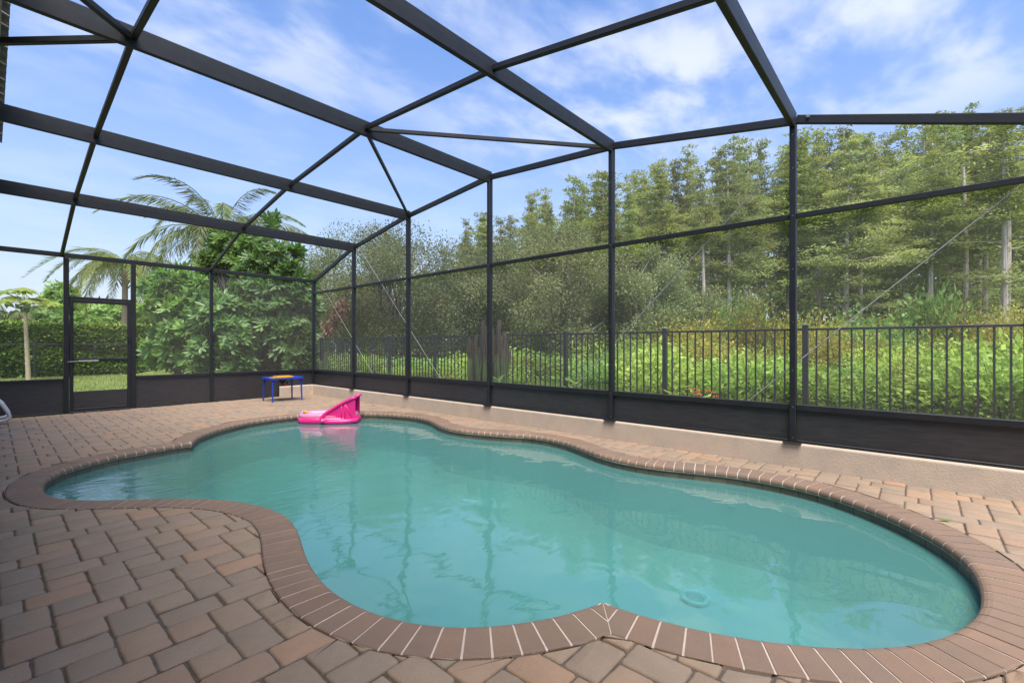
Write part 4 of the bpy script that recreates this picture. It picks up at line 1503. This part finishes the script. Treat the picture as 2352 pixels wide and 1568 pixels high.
def big_leaf_tree(name, loc, H, RX, RY, low, seed, mat, label, nclus=60, per=34, ls=(.18, .34), trunk_r=.09, whorl=True, lobes=None, spots=None):
    """tree or shrub of long leaves set in whorls at the twig ends"""
    g = np.random.default_rng(seed)
    r = empty(name, loc)
    t = MB()
    P, A, N = [], [], []
    for k in range(nclus):
        c = ball(1, g, .72)[0]
        zc = H * (low + (1 - low) * (.5 + .5 * c[2]))
        f = (zc / H)
        sh = 1.0 if lobes is None else lobes(f)
        q = np.array([c[0] * RX * sh, c[1] * RY * sh, zc])
        if spots:
            dd = math.hypot(loc[0], loc[1]) * math.cos(math.atan2(loc[0], loc[1]) - YAW)
            wts = np.array([p_[2] ** 2 for p_ in spots], float); wts /= wts.sum()
            su, sv, sr = spots[int(g.choice(len(spots), p=wts))]
            cen = np.array([*at(su, dd)[:2], height_at(sv, dd)]) - np.array(loc)
            c = ball(1, g, .5)[0]
            q = cen + c * sr / FPX * dd * (1, 1.1, 1)
            zc = q[2] = max(.1, q[2])
        limb(t, (g.normal(0, .1), g.normal(0, .1), min(zc * .4, H * .4)), q, trunk_r * .35, .008, g, 4, .06, 3)
        for j in range(per // 7):
            tip = q + ball(1, g, .2)[0] * (RX * .25, RY * .25, (H * .08 if spots is None else .22))
            mm = 9
            th = np.linspace(0, 2 * math.pi, mm, endpoint=False) + g.uniform(0, 6)
            tilt = c * (1, 1, .5) + np.array([0, 0, .55]) + g.normal(0, .45, 3)
            tilt = tilt / np.linalg.norm(tilt)
            e1 = np.cross(tilt, (0, 0, 1.0)); e1 = e1 / (np.linalg.norm(e1) + 1e-6)
            e2 = np.cross(tilt, e1)
            dirs = np.cos(th)[:, None] * e1 + np.sin(th)[:, None] * e2 + tilt * g.uniform(.1, .75, (mm, 1))
            dirs[:, 2] -= g.uniform(0, .25, mm)
            P.append(np.repeat(tip[None, :], mm, 0) + dirs * .03); A.append(dirs)
            N.append(np.repeat(tilt[None, :], mm, 0) + g.normal(0, .25, (mm, 3)))
    t.tube([(0, 0, -.1), (.03, .02, H * .25), (0, .05, H * .5)], [trunk_r, trunk_r * .8, trunk_r * .5], 7)
    P, A, N = map(np.concatenate, (P, A, N))
    Ls = g.uniform(*ls, len(P))
    t.build('trunk', BARK, r, local=True)
    mobj('crown', leaf_mesh('crown', mat, leaf_arrays(P, A, Ls, Ls * .42, g, True, nrm=N)), r)
    tag(r, label, 'tree' if name.endswith('tree') else 'shrub')
    return r
big_leaf_tree('broadleaf_tree', place(620, 16), 5.9, .9, .9, .05, 61, L_BROADD, 'tall large leaved green tree behind the blue table', 150, 56, (.18, .34), .12,
              spots=[(624, 505, 9), (632, 540, 16), (602, 578, 34), (655, 596, 34), (690, 640, 22), (585, 625, 45), (640, 650, 60), (675, 715, 48), (600, 720, 60), (560, 770, 60), (650, 785, 62), (690, 800, 30), (600, 830, 45)])
big_leaf_tree('broadleaf_tree', place(545, 18), 5.0, .9, .9, .1, 64, L_BROAD, 'bright leaved tree left of the tall large leaved tree', 110, 50, (.18, .32), .1,
              spots=[(520, 560, 30), (560, 585, 40), (500, 610, 40), (475, 650, 30), (590, 650, 40)])
big_leaf_tree('broadleaf_shrub', place(405, 15.5), 3.6, .8, .8, .05, 62, L_BROAD, 'rounded large leaved shrub right of the screen door', 110, 56, (.18, .34), .06,
              spots=[(350, 668, 26), (395, 655, 38), (445, 668, 38), (375, 715, 42), (435, 730, 52), (470, 690, 30), (395, 790, 40), (450, 800, 46), (375, 820, 25)])
big_leaf_tree('broadleaf_shrub', place(505, 15), 2.8, .8, .8, .05, 63, L_BROADD, 'dense dark large leaved shrub behind the post right of the door', 70, 56, (.18, .34), .06,
              spots=[(500, 720, 45), (520, 770, 55), (480, 810, 45), (540, 825, 45)])
big_leaf_tree('broadleaf_shrub', place(695, 14.6), 2.0, .5, .5, .05, 66, L_BROADD, 'dark leaved shrub tucked in the far corner of the cage', 30, 50, (.16, .3), .05,
              spots=[(695, 770, 22), (690, 820, 28)])
# bushes behind the hedge
for (u, d, v, RX, s, lab) in ((250, 33, 700, 1.7, 71, 'light green tree behind the hedge seen through the door top'), (110, 33, 712, 2.0, 72, 'pale green bush behind the hedge left of the door'),
                              (140, 36, 650, 1.1, 73, 'slender tree behind the hedge above the door post'), (350, 31, 705, 1.3, 74, 'green bush behind the hedge right of the door')):
    big_leaf_tree('garden_tree', place(u, d), height_at(v, d), RX, RX, .3, s, L_BROAD, lab, 60, 50, (.25, .45), .12)

def frond_mesh(gen, L=3.4, droop=1.0, mat=L_PALM, leaflet=.55, n=100, width=.03, name='frond'):
    """feather palm leaf along +X, arching down; leaflets hang"""
    s = np.linspace(0, 1, 14)
    X = L * (s - .22 * droop * s ** 3)
    Z = L * (.50 * s - .75 * droop * s ** 2)
    mb = MB().tube([(x, 0, z) for x, z in zip(X, Z)], [.022 * (1 - .85 * q) + .003 for q in s], 4)
    P, A = [], []
    for sg in (-1, 1):
        q = np.linspace(.12, 1, n) + gen.normal(0, .004, n)
        q = np.clip(q, .1, 1)
        px, pz = np.interp(q, s, X), np.interp(q, s, Z)
        P.append(np.c_[px, np.zeros(n), pz])
        A.append(np.c_[gen.normal(.38, .12, n), sg * gen.normal(.42, .14, n), gen.normal(-.9, .2, n)])
    P, A = np.concatenate(P), np.concatenate(A)
    ln = leaflet * np.sin(np.clip(np.tile(np.linspace(.12, 1, n), 2) * math.pi * .86 + .35, 0, math.pi)) + .12
    V, F = leaf_arrays(P, A, ln, width, gen)
    k = len(mb.v)
    return mesh_np(name, np.r_[np.array(mb.v), V], [np.array([f for f in mb.f if len(f) == 4]), F + k], mat)
def palm(name, loc, H, nf, L, seed, label, mat=L_PALM, tr=.16, droop=(.8, 1.5), aim=None, leaflet=.55):
    g = np.random.default_rng(seed)
    r = empty(name, loc)
    t = MB()
    t.tube([(0, 0, -.1), (.03, 0, H * .4), (.05, .02, H * .8), (.05, .02, H)], [tr * 1.25, tr, tr * .95, tr * 1.15], 10)
    for k in range(26):                                 # old leaf bases
        th = k * 2.4; z = H * (.80 + .2 * k / 26)
        a = (.05 + math.cos(th) * tr * .9, math.sin(th) * tr * .9, z)
        t.tube([a, (a[0] + math.cos(th) * .16, a[1] + math.sin(th) * .16, z + .28)], [.05, .02], 5)
    t.build('trunk', PALMT, r, local=True)
    ms = [frond_mesh(g, L, g.uniform(*droop), mat, leaflet) for _ in range(5)]
    for k in range(nf):
        th = k * 2.39996 + g.normal(0, .15)
        o = mobj('frond', ms[k % 5], r, (.05, .02, H + .1))
        up = -.30 + 1.15 * k / nf
        o.rotation_euler = Matrix.Rotation(th, 3, 'Z').to_4x4().to_euler()
        o.rotation_euler = (Matrix.Rotation(th, 3, 'Z') @ Matrix.Rotation(-up, 3, 'Y')).to_euler()
        s = g.uniform(.85, 1.12)
        o.scale = (s, s, s)
    tag(r, label, 'palm')
    return r
palm('queen_palm', place(505, 20), height_at(560, 20), 26, 4.5, 81, 'tall feathery palm above the green trees near the corner', droop=(.95, 1.5), leaflet=.62)
palm('queen_palm', place(285, 29), height_at(625, 29), 26, 4.0, 82, 'yellow green weeping palm behind the hedge by the door', L_PALMY, .16, (1.3, 2.0), leaflet=.8)
palm('garden_palm', place(12, 31), height_at(735, 31), 16, 3.0, 83, 'grey green palm behind the hedge at the left edge', L_PALM, .15, (1.2, 1.8))

def papaya(loc, H):
    g = np.random.default_rng(91)
    r = empty('papaya_tree', loc)
    t = MB()
    # leans a little to the left as seen from the deck
    ex = np.array([FY, -FX, 0])
    P = [tuple(np.array([0, 0, H * f - .1]) - ex * .15 * f) for f in np.linspace(0, 1, 7)]
    t.tube(P, np.linspace(.075, .05, 7), 9)
    t.build('trunk', PAPT, r, local=True)
    top = np.array(P[-1])
    for k in range(17):
        th = k * 2.4; el = g.uniform(-.2, 1.15)
        L = g.uniform(.55, .95)
        d = np.array([math.cos(th) * math.cos(el), math.sin(th) * math.cos(el), math.sin(el)])
        b = top + d * L * (.95, .95, .9)
        mb = MB().tube([tuple(top), tuple((top + b) / 2 + (0, 0, .05)), tuple(b)], [.014, .011, .008], 5)
        lobes, fs = [tuple(b)], []
        R = g.uniform(.26, .40)
        yx = np.array([d[0], d[1], 0]); yx /= np.linalg.norm(yx) + 1e-6
        zx = np.array([-yx[1], yx[0], 0])
        nl = 22
        for q in range(nl):
            a = -2.6 + 5.2 * q / (nl - 1)
            rr = R * (1.0 if q % 3 == 1 else (.55 if q % 3 == 0 else .72))
            v = yx * math.cos(a) * rr + zx * math.sin(a) * rr
            lobes.append(tuple(b + v + np.array([0, 0, -.55 * rr * (.6 + .4 * math.cos(a))])))
        fs = [(0, 1 + q, 2 + q) for q in range(nl - 1)]
        mb.add(lobes, fs)
        mb.build('leaf', L_PAP, r, local=True)
    fr = MB()
    for k in range(6):
        th = k * 1.1
        c = top + (math.cos(th) * .09, math.sin(th) * .09, -.12 - .05 * (k % 3))
        fr.tube([tuple(c + (0, 0, .08)), tuple(c + (0, 0, .04)), tuple(c), tuple(c - (0, 0, .05)), tuple(c - (0, 0, .08))], [.01, .045, .055, .04, .008], 7)
    fr.build('fruit', L_BROADD, r, local=True)
    tag(r, 'papaya tree with bare pale trunk before the hedge at left', 'tree')
x, y, _ = at(66, 17)
papaya((x, y, -.06), height_at(690, 17))

# ------------------------------------------------------------------ flower bed between cage and fence
def cactus(loc, n, R, H, seed, label, lean=.12):
    g = np.random.default_rng(seed)
    r = empty('cactus', loc)
    for k in range(n):
        th = k * 2.4; rad_ = R * math.sqrt((k + .5) / n)
        bx_, by_ = math.cos(th) * rad_ * .85, math.sin(th) * rad_ * .85
        h = H * (1.0 - .34 * (rad_ / R) ** 2) * g.uniform(.55, 1.03)
        rr = g.uniform(.034, .05)
        mb = MB()
        seg, ribs = 9, 6
        vs, fs = [], []
        ph = g.uniform(0, 1)
        for a in range(seg + 1):
            f = a / seg
            cx_ = bx_ + math.cos(th) * rad_ * .2 * f ** .7 + .015 * math.sin(f * 9 + k)
            cy_ = by_ + math.sin(th) * rad_ * .2 * f ** .7
            tp = rr * (1.0 if f < .95 else .92) * (.95 + .12 * math.sin(f * 9 + k)) * (1 if a < seg else .82)
            for q in range(ribs * 2):
                an = math.pi * q / ribs + ph
                w = tp * (1.15 if q % 2 == 0 else .72)
                vs.append((cx_ + w * math.cos(an), cy_ + w * math.sin(an), h * f - .03))
        m2 = ribs * 2
        for a in range(seg):
            for q in range(m2):
                fs.append((a * m2 + q, a * m2 + (q + 1) % m2, (a + 1) * m2 + (q + 1) % m2, (a + 1) * m2 + q))
        fs.append(tuple(seg * m2 + q for q in range(m2)))
        mb.add(vs, fs).build('stem', CACT, r, local=True)
    tag(r, label, 'cactus')
cactus((6.22, 6.10, gz(6.2, 6)), 34, .40, 1.80, 31, 'clump of tall ribbed cactus columns with corky brown tops')
cactus((*at(745, 12.6)[:2], .2), 7, .13, 1.02, 32, 'small brown cactus stump in the corner bay')

def tuft(name, x, y, n, R, H, mat, seed, label, cat='plant', wid=.012, sp=.5, z=None):
    g = np.random.default_rng(seed)
    P = np.c_[g.normal(0, R * .5, (n, 2)), np.zeros(n)]
    A = np.c_[g.normal(0, sp, (n, 2)), np.ones(n)]
    Ls = H * g.uniform(.5, 1.1, n)
    tipx = x + P[:, 0] + unit(A)[:, 0] * Ls
    ok = (tipx > XW + .13) & (x + P[:, 0] > XW + .17)
    P, A, Ls = P[ok], A[ok], Ls[ok]
    n = len(P)
    o = mobj(name, leaf_mesh(name, mat, leaf_arrays(P, A, Ls, wid, g)), None, (x, y, (gz(x, y) if z is None else z) - .01))
    return tag(o, label, cat)
def mound(name, x, y, R, H, n, mat, seed, label, cat='plant', ls=(.03, .06)):
    g = np.random.default_rng(seed)
    d = ball(n, g, .6); d[:, 2] = np.abs(d[:, 2])
    o = mobj(name, leaf_mesh(name, mat, leaf_arrays(d * (R, R * 1.3, H), d + g.normal(0, .4, (n, 3)), g.uniform(*ls, n), .025, g)), None, (x, y, gz(x, y) - .01))
    return tag(o, label, cat)
bed = MB().box((XW + .155, -3, .1), (6.75, 11.6, .232)).build('flower_bed', SOIL)
tag(bed, 'soil of the planting bed between cage and fence', kind='structure')
mound('sedum', 6.05, 7.05, .34, .45, 1500, L_SEDUM, 401, 'yellow green sedum cushion left of the tall cactus')
mound('sedum', 5.95, 4.85, .32, .40, 1500, L_SEDUM, 402, 'olive sedum cushion right of the tall cactus')
mound('sedum', 5.90, 10.2, .3, .42, 900, L_SEDUM, 403, 'reddish low cushion plant in the far corner bay')
tuft('grass_tuft', 6.05, 5.25, 120, .28, .62, L_SHRUBG, 411, 'long bladed grass tuft at the foot of the cactus', wid=.02, sp=.6)
tuft('grass_tuft', 5.95, 2.75, 110, .30, .48, L_GRASS, 412, 'pale grass tuft right of the tall middle post', wid=.014)
tuft('grass_tuft', 5.98, 9.4, 60, .22, .62, L_SHRUBG, 413, 'green grass tuft in the second bay from the corner', wid=.02)
def leafy(x, y, H, seed, label, mat=L_SHRUB, n=26, flower=None, ls=(.10, .18)):
    g = np.random.default_rng(seed)
    r = empty('bedding_plant', (x, y, gz(x, y) - .01))
    t = MB()
    P, A = [], []
    for k in range(3):
        th = g.uniform(0, 6.28)
        tip = np.array([math.cos(th) * .08, math.sin(th) * .08, H * g.uniform(.75, 1.05)])
        t.tube([(0, 0, 0), tuple(tip * .5 + (.01, 0, 0)), tuple(tip)], [.008, .006, .003], 5)
        s = np.linspace(.3, 1, n // 3)
        P.append(tip * s[:, None])
        an = np.arange(n // 3) * 2.4 + th
        A.append(np.c_[np.cos(an), np.sin(an), np.full(len(an), .35)])
    P, A = np.concatenate(P), np.concatenate(A)
    t.build('stem', L_SHRUBG, r, local=True)
    mobj('leaves', leaf_mesh('leaves', mat, leaf_arrays(P, A, g.uniform(*ls, len(P)), .05, g, True, nrm=np.tile((0, 0, 1.0), (len(P), 1)))), r)
    if flower:
        for k in range(flower[1]):
            c = np.array([g.normal(0, .09), g.normal(0, .13), H * g.uniform(.6, 1.0)])
            th = np.arange(6) * 1.05
            Pf = np.repeat(c[None, :], 6, 0)
            Af = np.c_[np.cos(th), np.sin(th), np.full(6, .5)]
            mobj('flower', leaf_mesh('flower', flower[0], leaf_arrays(Pf, Af, .034, .03, g, True, nrm=np.tile((0, 0, 1.0), (6, 1)))), r)
    tag(r, label, 'plant')
leafy(6.0, 6.72, .72, 421, 'bright green leafy plant at the left foot of the cactus')
leafy(5.92, 5.55, .52, 422, 'fern like green plant at the right foot of the cactus', L_SHRUBG, 36)
leafy(5.88, 3.95, .58, 423, 'upright green seedling beside the fence post left of middle')
leafy(5.85, 2.05, .50, 424, 'red flowering plant in the bay right of middle', L_SHRUB, 36, (M_RED, 16), (.06, .12))
leafy(5.86, 2.36, .60, 425, 'broad leaved seedling beside the red flowers', L_SHRUB, 18)
leafy(5.85, 1.62, .42, 426, 'small red flowers near the tall right post', L_SHRUB, 18, (M_RED, 5), (.05, .1))

# grass blades: along the fence and on the lawn seen through the door
g = np.random.default_rng(515)
n1, n2 = 26000, 30000
Pa = np.c_[g.uniform(6.75, 8.6, n1), g.uniform(-4, 12, n1), np.zeros(n1)]
Pb = np.c_[g.uniform(-1.5, 7.5, n2), YW + .2 + g.uniform(0, 1, n2) ** 1.3 * 15, np.zeros(n2)]
P = np.r_[Pa, Pb]
P[:, 2] = [gz(x, y) - .01 for x, y, _ in P]
Ls = np.r_[g.uniform(.12, .34, n1), g.uniform(.05, .10, n2)]
A = np.c_[g.normal(0, .45, (n1 + n2, 2)), np.ones(n1 + n2)]
gr = mobj('grass', leaf_mesh('grass', L_GRASS, leaf_arrays(P, A, Ls, .014, g)))
tag(gr, 'grass of the lawn and the strip along the fence', 'grass', kind='stuff')

# ------------------------------------------------------------------ things on the deck
# blue and yellow play table
TX, TY = 4.44, 10.92
tb = empty('play_table', (TX, TY, 0), 0)
tag(tb, 'childrens blue play table with yellow top panels by the far corner', 'table')
def rrect(cx, cy, w, h, r, n=5):
    P = []
    for (sx, sy, a0) in ((1, 1, 0), (-1, 1, 90), (-1, -1, 180), (1, -1, 270)):
        for t in np.linspace(0, 90, n):
            a = rad(a0 + t)
            P.append((cx + sx * (w / 2 - r) + r * math.cos(a), cy + sy * (h / 2 - r) + r * math.sin(a)))
    return P
top = MB().prism(rrect(TX, TY, .74, .62, .08), .495, .535).build('table_top', BLUE, tb)
MB().prism(rrect(TX + .06, TY + .12, .36, .34, .05), .5355, .552).build('sand_lid', YELLOW, top)
MB().prism(rrect(TX - .10, TY - .185, .46, .26, .04), .5355, .548).build('water_lid', YELLOW, top)
for sx in (-1, 1):
    for sy in (-1, 1):
        lx, ly = TX + sx * .31, TY + sy * .25
        lg = MB().tube([(lx + sx * .01, ly + sy * .01, 0), (lx, ly, .495)], [.016, .021], 8).build('leg', BLUE, tb)
        MB().bar((lx, ly, .40), (lx - sx * .08, ly, .495), .015, .02, .002).build('leg_brace', BLUE, lg)
net = MB()
net.tube([(TX + .02, TY - .02, .50), (TX + .02, TY - .02, .44), (TX + .03, TY - .02, .38), (TX + .03, TY - .02, .34)], [.10, .10, .075, .02], 10)
nb_ = net.build('toy_net', NETM, tb)
toy = MB().tube([(TX - .02, TY - .12, .40), (TX + .10, TY - .13, .50)], .011, 6).build('toy_rake', GREENP)
tag(toy, 'small green toy handle stuck in the net under the play table', 'toy')
toy = MB().tube([(TX - .03, TY - .125, .372), (TX - .01, TY - .125, .39), (TX + .05, TY - .125, .375)], [.012, .03, .012], 7).build('toy_shovel', REDP)
tag(toy, 'small red toy in the net under the play table', 'toy')

# white chair whose runner shows at the left edge
ch = empty('lounge_chair', (-.25, 11.15, 0))
tag(ch, 'white tubular chair reaching in at the left edge by the kick panel', 'chair')
def runner(yy):
    pts = [(-.72, .02 + .025), (.10, .045), (.175, .06), (.215, .10), (.205, .15), (.13, .31), (.09, .355), (.03, .37), (-.55, .40), (-.66, .37), (-.74, .10)]
    P = []
    for k in range(len(pts)):
        a, b_ = np.array(pts[k]), np.array(pts[(k + 1) % len(pts)])
        for t in (0, .5):
            q = a + (b_ - a) * t
            P.append((q[0], yy, q[1]))
    return P
for yy in (10.98, 11.52):
    MB().tube(runner(yy), .024, 8, closed=True).build('side_frame', WHITEP, ch, smooth=True)
MB().box((-.60, 11.0, .365), (.06, 11.5, .385), .008).build('seat', SLING, ch)
MB().bar((-.62, 11.25, .38), (-.95, 11.25, .85), .5, .02, .006).build('backrest', SLING, ch)
MB().box((-.10, 11.02, .10), (.075, 11.035, .33), .004).build('side_sling', SLING, ch)
for x_ in (-.5, .02):
    MB().tube([(x_, 10.98, .36), (x_, 11.52, .36)], .016, 8).build('cross_bar', WHITEP, ch)

# pink float
exv = np.array([.762, -.647, 0.0]); eyv = np.array([.647, .762, 0.0])
F0 = np.array([3.50, 8.16, WZ])
fl = empty('pool_float', tuple(F0))
tag(fl, 'pink inflatable baby float with a raised hot pink shade panel', 'pool float')
def fp(X, Y, Z):
    return tuple(F0 + exv * X + eyv * Y + np.array([0, 0, Z]))
def oval(L, W, cx, cy, z, n=28):
    return [fp(cx + L / 2 * math.copysign(abs(math.cos(t)) ** .7, math.cos(t)), cy + W / 2 * math.copysign(abs(math.sin(t)) ** .8, math.sin(t)), z) for t in np.linspace(0, 2 * math.pi, n, endpoint=False)]
fl_low = MB().tube(oval(.94, .40, .55, .24, .045), .075, 12, closed=True).build('lower_ring', PINK, fl, smooth=True)
fl_up = MB().tube(oval(.90, .37, .54, .24, .125), .062, 12, closed=True).build('upper_ring', LPINK, fl, smooth=True)
MB().add(oval(.86, .34, .54, .24, .10), [tuple(range(28))]).build('seat', LILAC, fl)
MB().tube([fp(.135, .10, .185), fp(.18, .09, .20), fp(.22, .09, .185)], [.02, .028, .018], 8).build('front_grip', YELLOW, fl, smooth=True)
MB().tube([fp(.11, .14, .18), fp(.09, .17, .195)], [.018, .012], 8).build('grip_tip', PANEB, fl)
# shade: two side sheets, the sheet between, and the inflated edge tube
edge = [(.47, .02), (.455, .07), (.475, .12), (.53, .18), (.62, .24), (.73, .31), (.85, .375), (.97, .43), (1.06, .465)]
sheet = edge + [(1.035, .44), (1.035, .05)]
for (yy, nm) in ((.005, 'shade_side'), (.445, 'shade_side')):
    poly = sheet
    vs = [fp(x, yy + .006, z) for x, z in poly] + [fp(x, yy - .006, z) for x, z in poly]
    k = len(poly)
    fs = [tuple(range(k)), tuple(range(2 * k - 1, k - 1, -1))] + [(i, (i + 1) % k, k + (i + 1) % k, k + i) for i in range(k)]
    so = MB().add(vs, fs).build(nm, PINK, fl)
    MB().tube([fp(.80, yy - .006, .05), fp(.80, yy - .008, .345)], .009, 6).tube([fp(.86, yy - .006, .35), fp(.99, yy - .006, .08)], .008, 6).tube([fp(.86, yy - .006, .35), fp(.86, yy - .006, .08)], .007, 6).build('welded_seam', PINK, so, smooth=True)
    MB().tube([fp(x, yy, z) for x, z in edge], [.03, .04, .036, .03, .028, .028, .028, .028, .024], 8).build('edge_tube', PINK, fl, smooth=True)
vs, fs = [], []
for (x, z) in edge:
    vs += [fp(x, .01, z), fp(x, .44, z)]
for i in range(len(edge) - 1):
    fs.append((2 * i, 2 * i + 1, 2 * i + 3, 2 * i + 2))
MB().add(vs, fs).build('shade_sheet', PINK, fl)
MB().tube([fp(.47, -.03, .05), fp(.60, -.05, .035), (fp(.85, -.05, .035)), fp(1.05, -.02, .05), fp(1.07, .06, .06)], [.045, .05, .05, .045, .03], 10).build('shade_base_tube', PINK, fl, smooth=True)
MB().tube([fp(.50, -.075, .075), fp(.50, -.105, .075)], [.028, .02], 9).build('valve', LPINK, fl)

# fallen leaves and litter on the deck
def fallen(u, v, size, mat, seed, label, rz=0):
    t = EYE / ((v - HOR) / FPX)
    x, y = ray(u, v)[0] * t, ray(u, v)[1] * t
    g = np.random.default_rng(seed)
    V, F = leaf_arrays(np.array([[-size / 2, 0, .004]]), np.array([[1.0, .1, .05]]), size, size * .38, g, True, nrm=np.array([[0, 0, 1.0]]))
    o = mobj('fallen_leaf', mesh_np('fallen_leaf', V, [F], mat), None, (x, y, .006), rz)
    tag(o, label, 'leaf')
fallen(2172, 1196, .085, L_SHRUBG, 1, 'green leaf lying on the coping at the right', rad(-70))
fallen(857, 931, .09, L_DEAD, 2, 'dark brown leaf litter by the kerb beyond the float', .4)
fallen(1640, 1038, .05, L_DEAD, 3, 'small brown leaf at the foot of the kerb right of the tall post', 1.2)
fallen(1735, 1063, .05, L_DEAD, 4, 'brown leaf against the kerb left of the next post', -.5)
fallen(1905, 1083, .05, L_DEAD, 5, 'dry leaf tip against the kerb near the right post', .2)
fallen(2118, 1128, .06, L_SHRUBG, 6, 'green weed leaf in the paver joint at the right', 1.0)
